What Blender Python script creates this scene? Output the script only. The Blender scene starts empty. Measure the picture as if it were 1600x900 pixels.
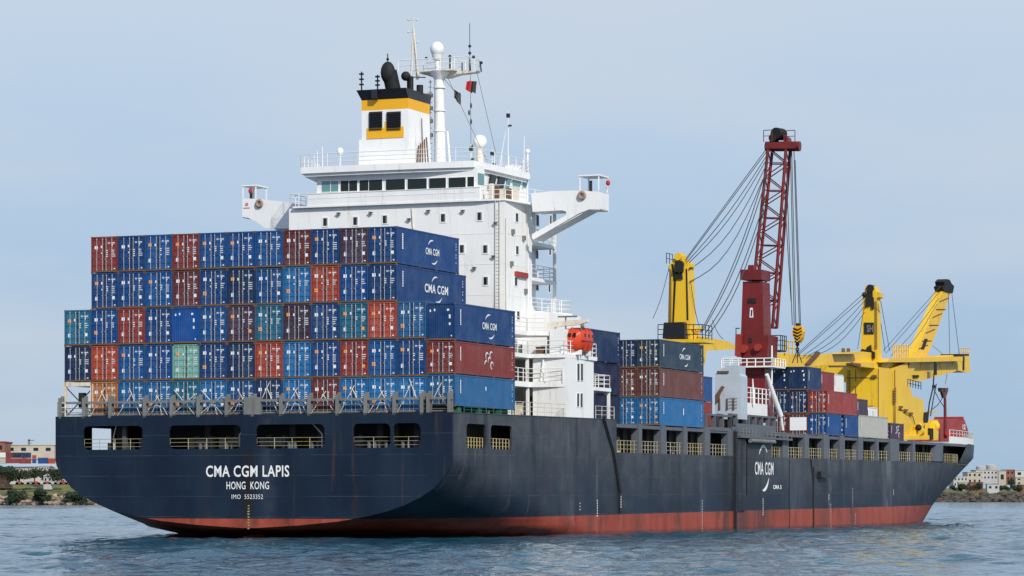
import bpy, math, random
import numpy as np
from mathutils import Vector, Matrix
from mathutils.geometry import tessellate_polygon
R = math.radians
rnd = random.Random(7)
# ------------------------------------------------------------------ camera
F, CXP, HOR, CH = 4800.0, 800.0, 778.5, 3.1
sc = bpy.context.scene
COL = sc.collection
cd = bpy.data.cameras.new('camera'); cam = bpy.data.objects.new('camera', cd); COL.objects.link(cam)
cam.location = (0, 0, CH); cam.rotation_euler = (R(90), 0, 0)
cd.sensor_width = 36; cd.lens = F / 1600 * 36; cd.shift_y = (HOR - 450) / 1600
cd.clip_start = 1; cd.clip_end = 30000
sc.camera = cam
# ------------------------------------------------------------------ sky
SUN_AZ, SUN_EL = 155.0, 35.0        # azimuth clockwise from +Y
w = bpy.data.worlds.new('World'); sc.world = w; w.use_nodes = True
nt = w.node_tree; nt.nodes.clear()
def N(t, typ, **kw):
    n = t.nodes.new(typ)
    for k, v in kw.items(): setattr(n, k, v)
    return n
out = N(nt, 'ShaderNodeOutputWorld'); bg = N(nt, 'ShaderNodeBackground'); bg.inputs[1].default_value = 0.1
sky = N(nt, 'ShaderNodeTexSky', sky_type='NISHITA'); sky.sun_disc = False
sky.sun_elevation = R(SUN_EL); sky.sun_rotation = R(SUN_AZ); sky.air_density = 1.0; sky.dust_density = 1.5
tc = N(nt, 'ShaderNodeTexCoord'); sep = N(nt, 'ShaderNodeSeparateXYZ'); nt.links.new(tc.outputs['Generated'], sep.inputs[0])
ramp = N(nt, 'ShaderNodeValToRGB'); nt.links.new(sep.outputs[2], ramp.inputs[0])
e = ramp.color_ramp.elements
e[0].position = 0.0; e[0].color = (.355, .515, .690, 1)
e[1].position = 1.0; e[1].color = (.24, .37, .60, 1)
for p_, c_ in ((.06, (.40, .555, .750, 1)), (.12, (.49, .625, .795, 1)), (.17, (.58, .68, .81, 1)), (.30, (.40, .53, .74, 1))):
    x = ramp.color_ramp.elements.new(p_); x.color = c_
mp = N(nt, 'ShaderNodeMapping'); mp.inputs['Scale'].default_value = (5, 5, 16); nt.links.new(tc.outputs['Generated'], mp.inputs[0])
nz = N(nt, 'ShaderNodeTexNoise'); nz.inputs['Scale'].default_value = 1.3; nz.inputs['Detail'].default_value = 6; nz.inputs['Roughness'].default_value = .5
nt.links.new(mp.outputs[0], nz.inputs['Vector'])
r2 = N(nt, 'ShaderNodeValToRGB'); r2.color_ramp.elements[0].position = .40; r2.color_ramp.elements[1].position = .70
r2.color_ramp.elements[0].color = (0, 0, 0, 1); r2.color_ramp.elements[1].color = (.62, .62, .62, 1)
nt.links.new(nz.outputs[0], r2.inputs[0])
mx = N(nt, 'ShaderNodeMix', data_type='RGBA'); nt.links.new(r2.outputs[0], mx.inputs[0]); nt.links.new(ramp.outputs[0], mx.inputs[6])
mx.inputs[7].default_value = (.62, .68, .77, 1)
sc10 = N(nt, 'ShaderNodeVectorMath', operation='SCALE'); sc10.inputs['Scale'].default_value = 10; nt.links.new(mx.outputs[2], sc10.inputs[0])
m2 = N(nt, 'ShaderNodeMix', data_type='RGBA'); m2.inputs[0].default_value = .93
nt.links.new(sky.outputs[0], m2.inputs[6]); nt.links.new(sc10.outputs[0], m2.inputs[7])
nt.links.new(m2.outputs[2], bg.inputs[0]); nt.links.new(bg.outputs[0], out.inputs[0])
# ------------------------------------------------------------------ sun
sd = bpy.data.lights.new('sun', 'SUN'); sd.energy = 4.0; sd.angle = R(1.5); sd.color = (1, .95, .87)
sun = bpy.data.objects.new('sun', sd); COL.objects.link(sun)
dsun = Vector((math.sin(R(SUN_AZ)) * math.cos(R(SUN_EL)), math.cos(R(SUN_AZ)) * math.cos(R(SUN_EL)), math.sin(R(SUN_EL))))
sun.rotation_euler = dsun.to_track_quat('Z', 'Y').to_euler(); sun.location = (60, -60, 80)
vs = sc.view_settings; vs.view_transform = 'Standard'; vs.look = 'None'; vs.exposure = 0; vs.gamma = 1; vs.use_curve_mapping = False
sc.cycles.max_bounces = 6; sc.cycles.diffuse_bounces = 3; sc.cycles.glossy_bounces = 3
# ------------------------------------------------------------------ ship frame: u forward, v to port, z up
TH = R(22); ST, CT = math.sin(TH), math.cos(TH)
X0, Z0 = -4.53, 234.0
PHI = R(90) - TH
B2 = 17.35
def uv2w(u, v): return X0 + ST * u - CT * v, Z0 + CT * u + ST * v
def onv(x, y, v):
    r = (x - CXP) / F
    u = (r * (Z0 + ST * v) - X0 + CT * v) / (ST - r * CT)
    return u, CH + (HOR - y) * (Z0 + CT * u + ST * v) / F
def onu(x, y, u):
    r = (x - CXP) / F
    v = (X0 + ST * u - r * (Z0 + CT * u)) / (CT + r * ST)
    return v, CH + (HOR - y) * (Z0 + CT * u + ST * v) / F
def P(x, y, u):                     # photo pixel on the athwart plane u
    v, z = onu(x, y, u); return (u, v, z)
def PV(x, y, v):                    # photo pixel on the lengthwise plane v
    u, z = onv(x, y, v); return (u, v, z)
# ------------------------------------------------------------------ object helpers
BASE = {}
def tag(o, label=None, cat=None, group=None, kind=None):
    if label: o['label'] = label
    if cat: o['category'] = cat
    if group: o['group'] = group
    if kind: o['kind'] = kind
    return o
def thing(name, label, cat, base=(0, 0, 0), group=None, world=False):
    o = bpy.data.objects.new(name, None); COL.objects.link(o); o.empty_display_size = .5
    if world: o.location = base
    else:
        x, y = uv2w(base[0], base[1]); o.location = (x, y, base[2]); o.rotation_euler = (0, 0, PHI)
    BASE[o.name] = base
    return tag(o, label, cat, group)
class MB:
    def __init__(s): s.v = []; s.f = []; s.m = []; s.sm = []
    def add(s, vs, fs, m=0, smooth=False):
        n = len(s.v); s.v += [tuple(p) for p in vs]
        for f in fs: s.f.append([i + n for i in f]); s.m.append(m); s.sm.append(smooth)
    def box(s, a, b, m=0):
        x0, x1 = sorted((a[0], b[0])); y0, y1 = sorted((a[1], b[1])); z0, z1 = sorted((a[2], b[2]))
        s.add([(x0, y0, z0), (x1, y0, z0), (x1, y1, z0), (x0, y1, z0), (x0, y0, z1), (x1, y0, z1), (x1, y1, z1), (x0, y1, z1)],
              [(0, 3, 2, 1), (4, 5, 6, 7), (0, 1, 5, 4), (1, 2, 6, 5), (2, 3, 7, 6), (3, 0, 4, 7)], m)
        return s
    def prism(s, pts, d, m=0):      # polygon of 3D points pushed along vector d
        n = len(pts); q = [tuple(np.array(p) + np.array(d)) for p in pts]
        s.add(list(pts) + q, [list(range(n))[::-1], list(range(n, 2 * n))] + [(i, (i + 1) % n, n + (i + 1) % n, n + i) for i in range(n)], m)
        return s
    def tube(s, a, b, r, n=6, r2=None, m=0, smooth=True):
        a = Vector(a); b = Vector(b); d = b - a
        if d.length < 1e-5: return s
        d.normalize(); up = Vector((0, 0, 1)) if abs(d.z) < .9 else Vector((1, 0, 0))
        x = d.cross(up).normalized(); y = d.cross(x); r2 = r if r2 is None else r2
        vs = []
        for c, rr in ((a, r), (b, r2)):
            for k in range(n):
                t = 2 * math.pi * k / n; vs.append(c + x * (rr * math.cos(t)) + y * (rr * math.sin(t)))
        s.add(vs, [(k, (k + 1) % n, n + (k + 1) % n, n + k) for k in range(n)], m, smooth and n > 4)
        s.add(vs[:n], [list(range(n))[::-1]], m); s.add(vs[n:], [list(range(n))], m)
        return s
    def path(s, pts, r, n=5, m=0):
        for a, b in zip(pts, pts[1:]): s.tube(a, b, r, n, m=m)
        return s
    def ball(s, c, r, m=0, ns=12, nr=8, sc_=(1, 1, 1), jit=0):
        vs = []; fs = []
        for i in range(nr + 1):
            ph = math.pi * i / nr
            for k in range(ns):
                t = 2 * math.pi * k / ns; j = 1 + (rnd.uniform(-jit, jit) if jit else 0)
                vs.append((c[0] + r * j * sc_[0] * math.sin(ph) * math.cos(t), c[1] + r * j * sc_[1] * math.sin(ph) * math.sin(t), c[2] + r * j * sc_[2] * math.cos(ph)))
        for i in range(nr):
            for k in range(ns):
                fs.append((i * ns + k, (i + 1) * ns + k, (i + 1) * ns + (k + 1) % ns, i * ns + (k + 1) % ns))
        s.add(vs, fs, m, not jit)
        return s
    def torus(s, c, r, r2, ax='u', m=0, n=16, k=6):
        vs = []; fs = []
        for i in range(n):
            t = 2 * math.pi * i / n
            for j in range(k):
                q = 2 * math.pi * j / k; rr = r + r2 * math.cos(q); a, b, h = rr * math.cos(t), rr * math.sin(t), r2 * math.sin(q)
                vs.append((c[0] + h, c[1] + a, c[2] + b) if ax == 'u' else (c[0] + a, c[1] + h, c[2] + b))
        for i in range(n):
            for j in range(k): fs.append((i * k + j, i * k + (j + 1) % k, ((i + 1) % n) * k + (j + 1) % k, ((i + 1) % n) * k + j))
        s.add(vs, fs, m, True)
        return s
    def rail(s, pts, h=1.05, sp=1.6, bars=3, r=.028, m=0, rp=None):
        rp = rp or r * 1.25
        for b in range(1, bars + 1):
            s.path([(p[0], p[1], p[2] + h * b / bars) for p in pts], r if b < bars else r * 1.15, 4, m)
        for a, b in zip(pts, pts[1:]):
            a = Vector(a); b = Vector(b); n = max(1, round((b - a).length / sp))
            for k in range(n + 1):
                q = a.lerp(b, k / n); s.tube(q, q + Vector((0, 0, h)), rp, 4, m=m)
        return s
    def panel(s, outer, holes, fn, m=0, th=None):     # flat plate with real holes; fn maps (a,b,depth)->3D
        loops = [outer] + holes; flat = [p for l in loops for p in l]
        tris = tessellate_polygon([[Vector((p[0], p[1], 0)) for p in l] for l in loops])
        n = len(flat); vs = [fn(p[0], p[1], 0) for p in flat] + [fn(p[0], p[1], th) for p in flat]
        fs = [tuple(t) for t in tris] + [tuple(i + n for i in t)[::-1] for t in tris]
        k = 0
        for l in loops:
            c = len(l)
            for i in range(c): fs.append((k + i, k + (i + 1) % c, n + k + (i + 1) % c, n + k + i))
            k += c
        s.add(vs, fs, m)
        return s
    def build(s, name, mats, parent=None, base=None, world=False, color=None, fixn=True):
        if parent is not None: b = BASE[parent.name]
        elif base is not None: b = base
        else: b = (0, 0, 0)
        me = bpy.data.meshes.new(name)
        me.from_pydata([(p[0] - b[0], p[1] - b[1], p[2] - b[2]) for p in s.v], [], s.f)
        for mt in (mats if isinstance(mats, (list, tuple)) else [mats]): me.materials.append(mt)
        me.polygons.foreach_set('material_index', s.m); me.polygons.foreach_set('use_smooth', s.sm)
        if fixn:
            import bmesh
            bm = bmesh.new(); bm.from_mesh(me); bmesh.ops.recalc_face_normals(bm, faces=bm.faces); bm.to_mesh(me); bm.free()
        me.update()
        o = bpy.data.objects.new(name, me); COL.objects.link(o)
        if parent is not None: o.parent = parent
        elif world: o.location = b
        else:
            x, y = uv2w(b[0], b[1]); o.location = (x, y, b[2]); o.rotation_euler = (0, 0, PHI)
        BASE[o.name] = b
        if color: o.color = (*color, 1)
        return o
def rrect(a0, b0, a1, b1, r, n=5):
    pts = []
    for cx, cy, t0 in ((a1 - r, b1 - r, 0), (a0 + r, b1 - r, 90), (a0 + r, b0 + r, 180), (a1 - r, b0 + r, 270)):
        for k in range(n + 1):
            t = R(t0 + 90 * k / n); pts.append((cx + r * math.cos(t), cy + r * math.sin(t)))
    return pts
def text_mb(mb, txt, fn, width, height, bold=.02, m=0, cx=0, cy=0):
    cu = bpy.data.curves.new('t', 'FONT'); cu.body = txt; cu.offset = bold; cu.resolution_u = 3; cu.space_character = 1.08
    o = bpy.data.objects.new('t', cu); COL.objects.link(o)
    dg = bpy.context.evaluated_depsgraph_get(); dg.update()
    me = bpy.data.meshes.new_from_object(o.evaluated_get(dg))
    xs = [v.co.x for v in me.vertices]; ys = [v.co.y for v in me.vertices]
    x0, x1, y0, y1 = min(xs), max(xs), min(ys), max(ys)
    vs = [fn(cx + ((v.co.x - x0) / (x1 - x0) - .5) * width, cy + ((v.co.y - y0) / (y1 - y0) - .5) * height) for v in me.vertices]
    mb.add(vs, [tuple(p.vertices) for p in me.polygons], m)
    bpy.data.objects.remove(o); bpy.data.curves.remove(cu); bpy.data.meshes.remove(me)
def arc_mb(mb, fn, cx, cy, r, a0, a1, w, m=0, n=10):
    vs = []; fs = []
    for i in range(n + 1):
        t = R(a0 + (a1 - a0) * i / n); ww = w * math.sin(math.pi * (i / n * .8 + .1))
        vs += [fn(cx + (r - ww) * math.cos(t), cy + (r - ww) * math.sin(t)), fn(cx + r * math.cos(t), cy + r * math.sin(t))]
    for i in range(n): fs.append((2 * i, 2 * i + 1, 2 * i + 3, 2 * i + 2))
    mb.add(vs, fs, m)
# ------------------------------------------------------------------ materials
def mat(name, col=(.5, .5, .5), rough=.5, metal=0, spec=.5):
    m = bpy.data.materials.new(name); m.use_nodes = True; b = m.node_tree.nodes['Principled BSDF']
    b.inputs['Base Color'].default_value = (*col, 1); b.inputs['Roughness'].default_value = rough; b.inputs['Metallic'].default_value = metal
    b.inputs['Specular IOR Level'].default_value = spec
    return m
def noise(t, vec, scale, detail=4, rough=.55, stretch=None):
    if stretch:
        mp = N(t, 'ShaderNodeMapping'); mp.inputs['Scale'].default_value = stretch; t.links.new(vec, mp.inputs[0]); vec = mp.outputs[0]
    n = N(t, 'ShaderNodeTexNoise'); n.inputs['Scale'].default_value = scale; n.inputs['Detail'].default_value = detail; n.inputs['Roughness'].default_value = rough
    t.links.new(vec, n.inputs['Vector']); return n.outputs[0]
def rampf(t, fac, p0, p1, v0=0., v1=1.):
    r = N(t, 'ShaderNodeMapRange'); r.inputs['From Min'].default_value = p0; r.inputs['From Max'].default_value = p1
    r.inputs['To Min'].default_value = v0; r.inputs['To Max'].default_value = v1; t.links.new(fac, r.inputs[0]); return r.outputs[0]
def mixc(t, fac, a, b):
    m = N(t, 'ShaderNodeMix', data_type='RGBA')
    for s_, v in ((0, fac), (6, a), (7, b)):
        if hasattr(v, 'is_output') or isinstance(v, bpy.types.NodeSocket): t.links.new(v, m.inputs[s_])
        elif s_ == 0: m.inputs[0].default_value = v
        else: m.inputs[s_].default_value = (*v, 1)
    return m.outputs[2]
def math_(t, op, a, b=None):
    m = N(t, 'ShaderNodeMath', operation=op)
    for i, v in enumerate((a, b)):
        if v is None: continue
        if isinstance(v, bpy.types.NodeSocket): t.links.new(v, m.inputs[i])
        else: m.inputs[i].default_value = v
    return m.outputs[0]
def bump(t, h, strength=.3, dist=.05):
    b = N(t, 'ShaderNodeBump'); b.inputs['Strength'].default_value = strength; b.inputs['Distance'].default_value = dist
    t.links.new(h, b.inputs['Height']); t.links.new(b.outputs[0], t.nodes['Principled BSDF'].inputs['Normal'])
def worn(name, col, col2, rust=(.14, .06, .03), amount=.5, rough=.5, spec=.4, streak=(1.4, 1.4, .12), thr=(.6, .78), scale=1.0, objcol=False):
    """paint with two tones of its own, and rust that runs down from seams"""
    m = mat(name, col, rough, 0, spec); t = m.node_tree; b = t.nodes['Principled BSDF']
    co = N(t, 'ShaderNodeTexCoord').outputs['Object']
    if objcol:
        oi = N(t, 'ShaderNodeObjectInfo'); base = oi.outputs['Color']
        off = N(t, 'ShaderNodeVectorMath', operation='ADD'); cb = N(t, 'ShaderNodeCombineXYZ')
        k = math_(t, 'MULTIPLY', oi.outputs['Random'], 57.0); t.links.new(k, cb.inputs[0]); t.links.new(k, cb.inputs[2])
        t.links.new(co, off.inputs[0]); t.links.new(cb.outputs[0], off.inputs[1]); co = off.outputs[0]
        lite = mixc(t, .05, base, (.42, .48, .55)); base = mixc(t, rampf(t, noise(t, co, .7 * scale), .42, .68), base, lite)
    else:
        base = mixc(t, rampf(t, noise(t, co, .35 * scale), .35, .7), col, col2)
    st = noise(t, co, 1.6 * scale, 5, .6, streak)
    sp = noise(t, co, 5 * scale, 4, .6)
    f = math_(t, 'MULTIPLY', rampf(t, st, *thr), rampf(t, sp, .35, .6)); f = math_(t, 'MULTIPLY', f, amount)
    c = mixc(t, f, base, rust); t.links.new(c, b.inputs['Base Color'])
    bump(t, noise(t, co, .9, 3, .5), .35, .035)
    t.links.new(rampf(t, sp, .3, .7, rough - .08, rough + .12), b.inputs['Roughness'])
    return m
M = {}
M['white'] = worn('white_paint', (.80, .80, .785), (.74, .745, .74), (.36, .21, .11), .62, .45, thr=(.56, .80))
M['whitedirtshade'] = worn('grimy_shaded_white_paint', (.72, .68, .58), (.62, .56, .46), (.30, .18, .08), .8, .55, thr=(.5, .75))  # grime, and painted-in shade on the recessed side-deck walls
M['whiterail'] = mat('white_rail', (.78, .77, .74), .5)
M['glass'] = mat('dark_glass', (.012, .02, .02), .08, 0, .28)
M['glass_teal'] = mat('teal_glass', (.10, .24, .25), .08, 0, .8)
M['dark'] = mat('dark_steel', (.012, .013, .016), .5)
M['black'] = mat('black_paint', (.012, .013, .018), .38)
M['soot'] = mat('sooty_steel', (.006, .006, .007), .75)
M['amber'] = worn('amber_paint', (.80, .40, .010), (.74, .37, .012), (.2, .08, .02), .4, .45)
M['grey'] = worn('grey_steel', (.19, .195, .19), (.14, .145, .14), (.15, .09, .05), .7, .6, thr=(.5, .7))
M['ygrey'] = worn('grey_yellow_rail', (.36, .355, .29), (.40, .31, .10), (.14, .09, .04), .6, .6, thr=(.45, .7))
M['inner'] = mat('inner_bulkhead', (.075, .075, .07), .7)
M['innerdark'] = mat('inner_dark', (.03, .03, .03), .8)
M['yellow'] = worn('yellow_crane_paint', (.78, .49, .022), (.72, .43, .020), (.12, .07, .03), .55, .42, thr=(.56, .74), scale=.8)
M['redcrane'] = worn('red_crane_paint', (.185, .016, .015), (.12, .012, .012), (.05, .02, .015), .7, .42, thr=(.5, .7))
M['redhouse'] = worn('red_house_paint', (.34, .035, .025), (.26, .03, .02), (.06, .02, .015), .6, .5)
M['orange'] = worn('orange_boat_paint', (.60, .055, .016), (.50, .045, .016), (.25, .05, .02), .4, .35)
M['darkhull'] = worn('dark_hull_paint', (.016, .018, .022), (.010, .012, .015), (.07, .04, .03), .7, .55, thr=(.5, .72))
M['cable'] = mat('steel_cable', (.06, .065, .07), .55, .3)
M['deck'] = mat('deck_paint', (.12, .05, .035), .7)
M['green'] = mat('green_gear', (.02, .12, .06), .6)
M['rusty'] = worn('rusty_steel', (.16, .085, .045), (.09, .05, .03), (.22, .11, .04), .8, .8)
M['cpaint'] = worn('container_paint', (.5, .5, .5), (.5, .5, .5), (.10, .055, .035), .75, .42, thr=(.56, .76), objcol=True, streak=(2.2, 2.2, .35))
M['cframe'] = worn('container_castings', (.17, .095, .045), (.07, .045, .03), (.2, .1, .04), .7, .8)
M['rod'] = mat('galvanised_rod', (.55, .58, .61), .4, .2)
M['wlabel'] = mat('white_marking', (.74, .76, .76), .6)
M['olabel'] = mat('orange_marking', (.80, .30, .04), .6)
M['gasket'] = mat('door_gasket', (.02, .02, .025), .7)
M['letter'] = mat('hull_lettering', (.80, .80, .78), .5)
M['palegrey'] = worn('pale_casing_paint', (.45, .51, .575), (.37, .43, .50), (.2, .15, .1), .6, .5)
M['hullgrey'] = worn('grey_hull_paint', (.105, .12, .14), (.085, .095, .115), (.12, .07, .04), .7, .5, thr=(.5, .72))
M['flagred'] = mat('red_cloth', (.5, .02, .02), .8)
M['lifering'] = mat('life_ring', (.32, .22, .17), .6)
# hull paint ------------------------------------------------------
def hull_mat():
    m = mat('hull_paint', rough=.5, spec=.22); t = m.node_tree; b = t.nodes['Principled BSDF']
    co = N(t, 'ShaderNodeTexCoord').outputs['Object']
    s = N(t, 'ShaderNodeSeparateXYZ'); t.links.new(co, s.inputs[0]); U, V, Z = s.outputs
    big = noise(t, co, .16, 4, .55, (.55, 1, 1.6))
    navy = mixc(t, rampf(t, noise(t, co, .3, 5, .6, (1, 1, .5)), .35, .65), (.0050, .0125, .028), (.0110, .0230, .044))
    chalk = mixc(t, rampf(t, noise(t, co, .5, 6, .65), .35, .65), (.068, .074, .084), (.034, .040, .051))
    # the starboard plating is chalky and faded, its upper strakes lightened in colour for grazing sun, the transom is newer paint
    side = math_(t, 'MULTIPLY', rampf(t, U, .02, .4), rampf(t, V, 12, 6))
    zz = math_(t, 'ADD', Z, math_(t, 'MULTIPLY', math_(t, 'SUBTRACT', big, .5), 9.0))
    chalk_sun = math_(t, 'MULTIPLY', side, rampf(t, zz, 2.4, 7.4, .12, 1))
    paint = mixc(t, chalk_sun, navy, chalk)
    st = noise(t, co, 1.0, 5, .65, (.5, .5, .07))
    paint = mixc(t, math_(t, 'MULTIPLY', math_(t, 'MULTIPLY', rampf(t, st, .52, .66), .75), side), paint, (.012, .016, .024))
    st2 = noise(t, co, 1.3, 4, .6, (.9, .9, .06))
    paint = mixc(t, math_(t, 'MULTIPLY', rampf(t, st2, .62, .74), .5), paint, (.075, .045, .03))
    st3 = noise(t, co, .9, 5, .65, (.8, .8, .09))
    paint = mixc(t, math_(t, 'MULTIPLY', math_(t, 'MULTIPLY', rampf(t, st3, .60, .75), .38), side), paint, (.17, .18, .20))
    # stains with places of their own: rudder trunk smear, fender smudges, scraped chalk
    def band(src, c, wd): return math_(t, 'POWER', 2.718, math_(t, 'MULTIPLY', math_(t, 'POWER', math_(t, 'ABSOLUTE', math_(t, 'DIVIDE', math_(t, 'SUBTRACT', src, c), wd)), 2.0), -1.0))
    warp = math_(t, 'MULTIPLY', math_(t, 'SUBTRACT', noise(t, co, .8, 4), .5), 2.2)
    Vw = math_(t, 'ADD', V, math_(t, 'MULTIPLY', warp, .35)); Uw = math_(t, 'ADD', U, warp)
    tr_ = math_(t, 'LESS_THAN', U, .05)
    k1 = math_(t, 'MULTIPLY', math_(t, 'MULTIPLY', band(Vw, 17.45, .45), tr_), rampf(t, Z, 7.0, 6.6, 0, .85)); paint = mixc(t, k1, paint, (.016, .013, .011))
    k1 = math_(t, 'MULTIPLY', math_(t, 'MULTIPLY', math_(t, 'ADD', band(Vw, 20.9, .22), band(Vw, 8.2, .18)), tr_), rampf(t, noise(t, co, .9, 3), .35, .6, 0, .55)); paint = mixc(t, k1, paint, (.035, .018, .012))
    k1 = math_(t, 'MULTIPLY', math_(t, 'MULTIPLY', band(Vw, 15.6, .7), tr_), rampf(t, noise(t, co, .9, 3), .3, .6, 0, .35)); paint = mixc(t, k1, paint, (.06, .075, .10))
    for c_, w_, a_ in ((67, 1.6, .9), (71.5, 1.0, .8), (76, 2.2, .45), (101.5, 1.6, .5), (52, 1.5, .35), (37, 1.2, .45)):
        k1 = math_(t, 'MULTIPLY', math_(t, 'MULTIPLY', band(Uw, c_, w_), side), a_); paint = mixc(t, k1, paint, (.010, .012, .016))
    for c_, w_, a_ in ((127, 1.5, .55), (103, .5, .35), (60, .8, .2), (90, 2.5, .18), (24, 1.6, .2)):
        k1 = math_(t, 'MULTIPLY', math_(t, 'MULTIPLY', math_(t, 'MULTIPLY', band(Uw, c_, w_), side), rampf(t, noise(t, co, .9, 4, .6, (1, 1, .2)), .35, .6)), a_); paint = mixc(t, k1, paint, (.20, .22, .25))
    # plate seams
    seam = math_(t, 'LESS_THAN', math_(t, 'FRACT', math_(t, 'MULTIPLY', math_(t, 'SUBTRACT', Z, math_(t, 'MULTIPLY', U, .004)), .62)), .035)
    sn = math_(t, 'MULTIPLY', seam, rampf(t, noise(t, co, .4, 3), .4, .6))
    paint = mixc(t, math_(t, 'MULTIPLY', sn, .20), paint, (.15, .17, .19))
    vs_ = math_(t, 'LESS_THAN', math_(t, 'FRACT', math_(t, 'MULTIPLY', math_(t, 'ADD', U, V), .105)), .010)
    paint = mixc(t, math_(t, 'MULTIPLY', vs_, .35), paint, (.02, .022, .026))
    red = mixc(t, rampf(t, noise(t, co, .6, 5, .65, (1, 1, .5)), .3, .7), (.24, .036, .020), (.34, .075, .045))
    red = mixc(t, math_(t, 'MULTIPLY', rampf(t, noise(t, co, .35, 5, .7, (1, 1, .5)), .52, .68), .75), red, (.085, .03, .022))
    for c_, w_, a_ in ((72.5, 2.2, .75), (79, 3.0, .7), (67, .9, .8), (101, 1.6, .5), (30, 1.0, .45), (42, 1.3, .35), (112, 1.8, .45)):
        red = mixc(t, math_(t, 'MULTIPLY', math_(t, 'MULTIPLY', band(Uw, c_, w_), side), a_), red, (.045, .028, .022))
    red = mixc(t, math_(t, 'MULTIPLY', rampf(t, noise(t, co, 1.2, 5, .65, (.6, .6, .08)), .58, .72), .5), red, (.42, .16, .12))
    slime = math_(t, 'ADD', Z, math_(t, 'MULTIPLY', noise(t, co, 1.5, 3), .5))
    red = mixc(t, math_(t, 'MULTIPLY', rampf(t, slime, .62, .25), .8), red, (.055, .022, .015))
    line = math_(t, 'ADD', math_(t, 'MULTIPLY', U, .005), 1.5)
    line = math_(t, 'ADD', line, math_(t, 'MULTIPLY', math_(t, 'SUBTRACT', noise(t, co, 2.0, 3), .5), .05))
    f = math_(t, 'GREATER_THAN', Z, line)
    t.links.new(mixc(t, f, red, paint), b.inputs['Base Color'])
    h = math_(t, 'ADD', math_(t, 'MULTIPLY', seam, -.3), noise(t, co, .55, 3, .5))
    bump(t, h, .5, .07)
    return m
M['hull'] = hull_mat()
# ------------------------------------------------------------------ water
def ss(x): x = np.clip(x, 0, 1); return x * x * (3 - 2 * x)
def build_water():
    rs = np.concatenate([np.array([1.0, 20, 60]), np.geomspace(90, 900, 900), np.geomspace(910, 14000, 130)])
    an = np.concatenate([np.linspace(-88, -13, 30), np.linspace(-12.8, 12.8, 760), np.linspace(13, 88, 30)])
    A, Rr = np.meshgrid(np.radians(an), rs)
    X = Rr * np.tan(A * .999) if False else Rr * np.sin(A); Y = Rr * np.cos(A)
    Zh = np.zeros_like(X); g = np.random.RandomState(4)
    for lam, amp, n in ((30, .080, 8), (13, .075, 14), (6.0, .070, 22), (3.0, .048, 30), (1.6, .022, 24)):
        for k in range(n):
            d = g.normal(R(70), .75); l = lam * g.uniform(.75, 1.3); p = g.uniform(0, 6.28)
            Zh += amp * g.uniform(.5, 1.2) / math.sqrt(n) * 1.5 * np.sin(2 * math.pi / l * (X * math.cos(d) + Y * math.sin(d)) + p + .6 * np.sin(X / 31 + Y / 57 + p))
    # patches of calmer and rougher water
    patch = .75 + .35 * np.sin(X / 17 + 1.3 * np.sin(Y / 40)) * np.sin(Y / 33 + 1.1 * np.sin(X / 23))
    Zh = Zh * patch * ss((1600 - Rr) / 900) * ss((Rr - 20) / 60) - .02
    nr, na = X.shape
    me = bpy.data.meshes.new('water'); co = np.stack([X, Y, Zh], -1).reshape(-1, 3)
    i = np.arange(nr * na).reshape(nr, na); q = np.stack([i[:-1, :-1], i[:-1, 1:], i[1:, 1:], i[1:, :-1]], -1).reshape(-1, 4)[:, ::-1]
    me.vertices.add(len(co)); me.vertices.foreach_set('co', co.ravel())
    me.loops.add(q.size); me.loops.foreach_set('vertex_index', q.ravel().astype(np.int32))
    me.polygons.add(len(q)); me.polygons.foreach_set('loop_start', np.arange(0, q.size, 4, dtype=np.int32))
    me.polygons.foreach_set('use_smooth', np.ones(len(q), bool))
    me.update(calc_edges=True); me.validate()
    m = mat('water', (.008, .058, .088), .06, 0, .5); t = m.node_tree; b = t.nodes['Principled BSDF']; b.inputs['IOR'].default_value = 1.33
    c = N(t, 'ShaderNodeTexCoord').outputs['Object']
    n1 = noise(t, c, .38, 4, .55, (1, .7, 1)); n2 = noise(t, c, 1.6, 3, .6)
    h = math_(t, 'ADD', math_(t, 'MULTIPLY', n1, .7), math_(t, 'MULTIPLY', n2, .20))
    bump(t, h, 1.0, .55)
    cc = mixc(t, rampf(t, noise(t, c, .02, 4), .35, .65), (.005, .048, .078), (.014, .088, .128)); t.links.new(cc, b.inputs['Base Color'])
    me.materials.append(m)
    o = bpy.data.objects.new('water', me); COL.objects.link(o); o['kind'] = 'structure'
build_water()
# ------------------------------------------------------------------ hull form
SIL = [(-2.5, 1434), (-.4, 1438), (1.0, 1448), (2.5, 1459), (4.35, 1478), (6.4, 1500), (8.3, 1521), (10.4, 1522.5)]
def lerp_tab(tab, z):
    if z <= tab[0][0]: return tab[0][1]
    for (a, b), (c, d) in zip(tab, tab[1:]):
        if z <= c: return b + (d - b) * (z - a) / (c - a)
    return tab[-1][1]
def bow_par(z):
    r = (lerp_tab(SIL, z) - CXP) / F; k = CT + r * ST
    m = (ST - r * CT) / k; c = (-X0 + r * Z0) / k
    a = lerp_tab([(-2, 52), (2, 50), (10, 44)], z)
    L0 = (c + B2 - math.sqrt((m * a) ** 2 + B2 * B2)) / m
    return L0, a
_tr = []
for x, y in ((706.5, 723), (701, 732.5), (696, 742), (678, 763.5), (646.6, 783.7), (615.5, 796), (590.6, 803), (562.6, 809.5), (522, 815.8), (485, 819.5), (440, 823)):
    v, z = onu(x, y, 0); _tr.append((z, B2 - max(v, 0)))
_tr.append((.74, 0)); _tr.sort()
def wt(z): return B2 if z > _tr[-1][0] else lerp_tab(_tr, z)
US = 27.0
def stern_us(z):
    if z < .76: return 6.5 * (1 - (z / .76) if z > 0 else 1) + (0 if z > 0 else -z * 1.5)
    w_ = min(1, wt(z) / B2); return -US * (1 - (1 - w_ * w_) ** .4)
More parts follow.
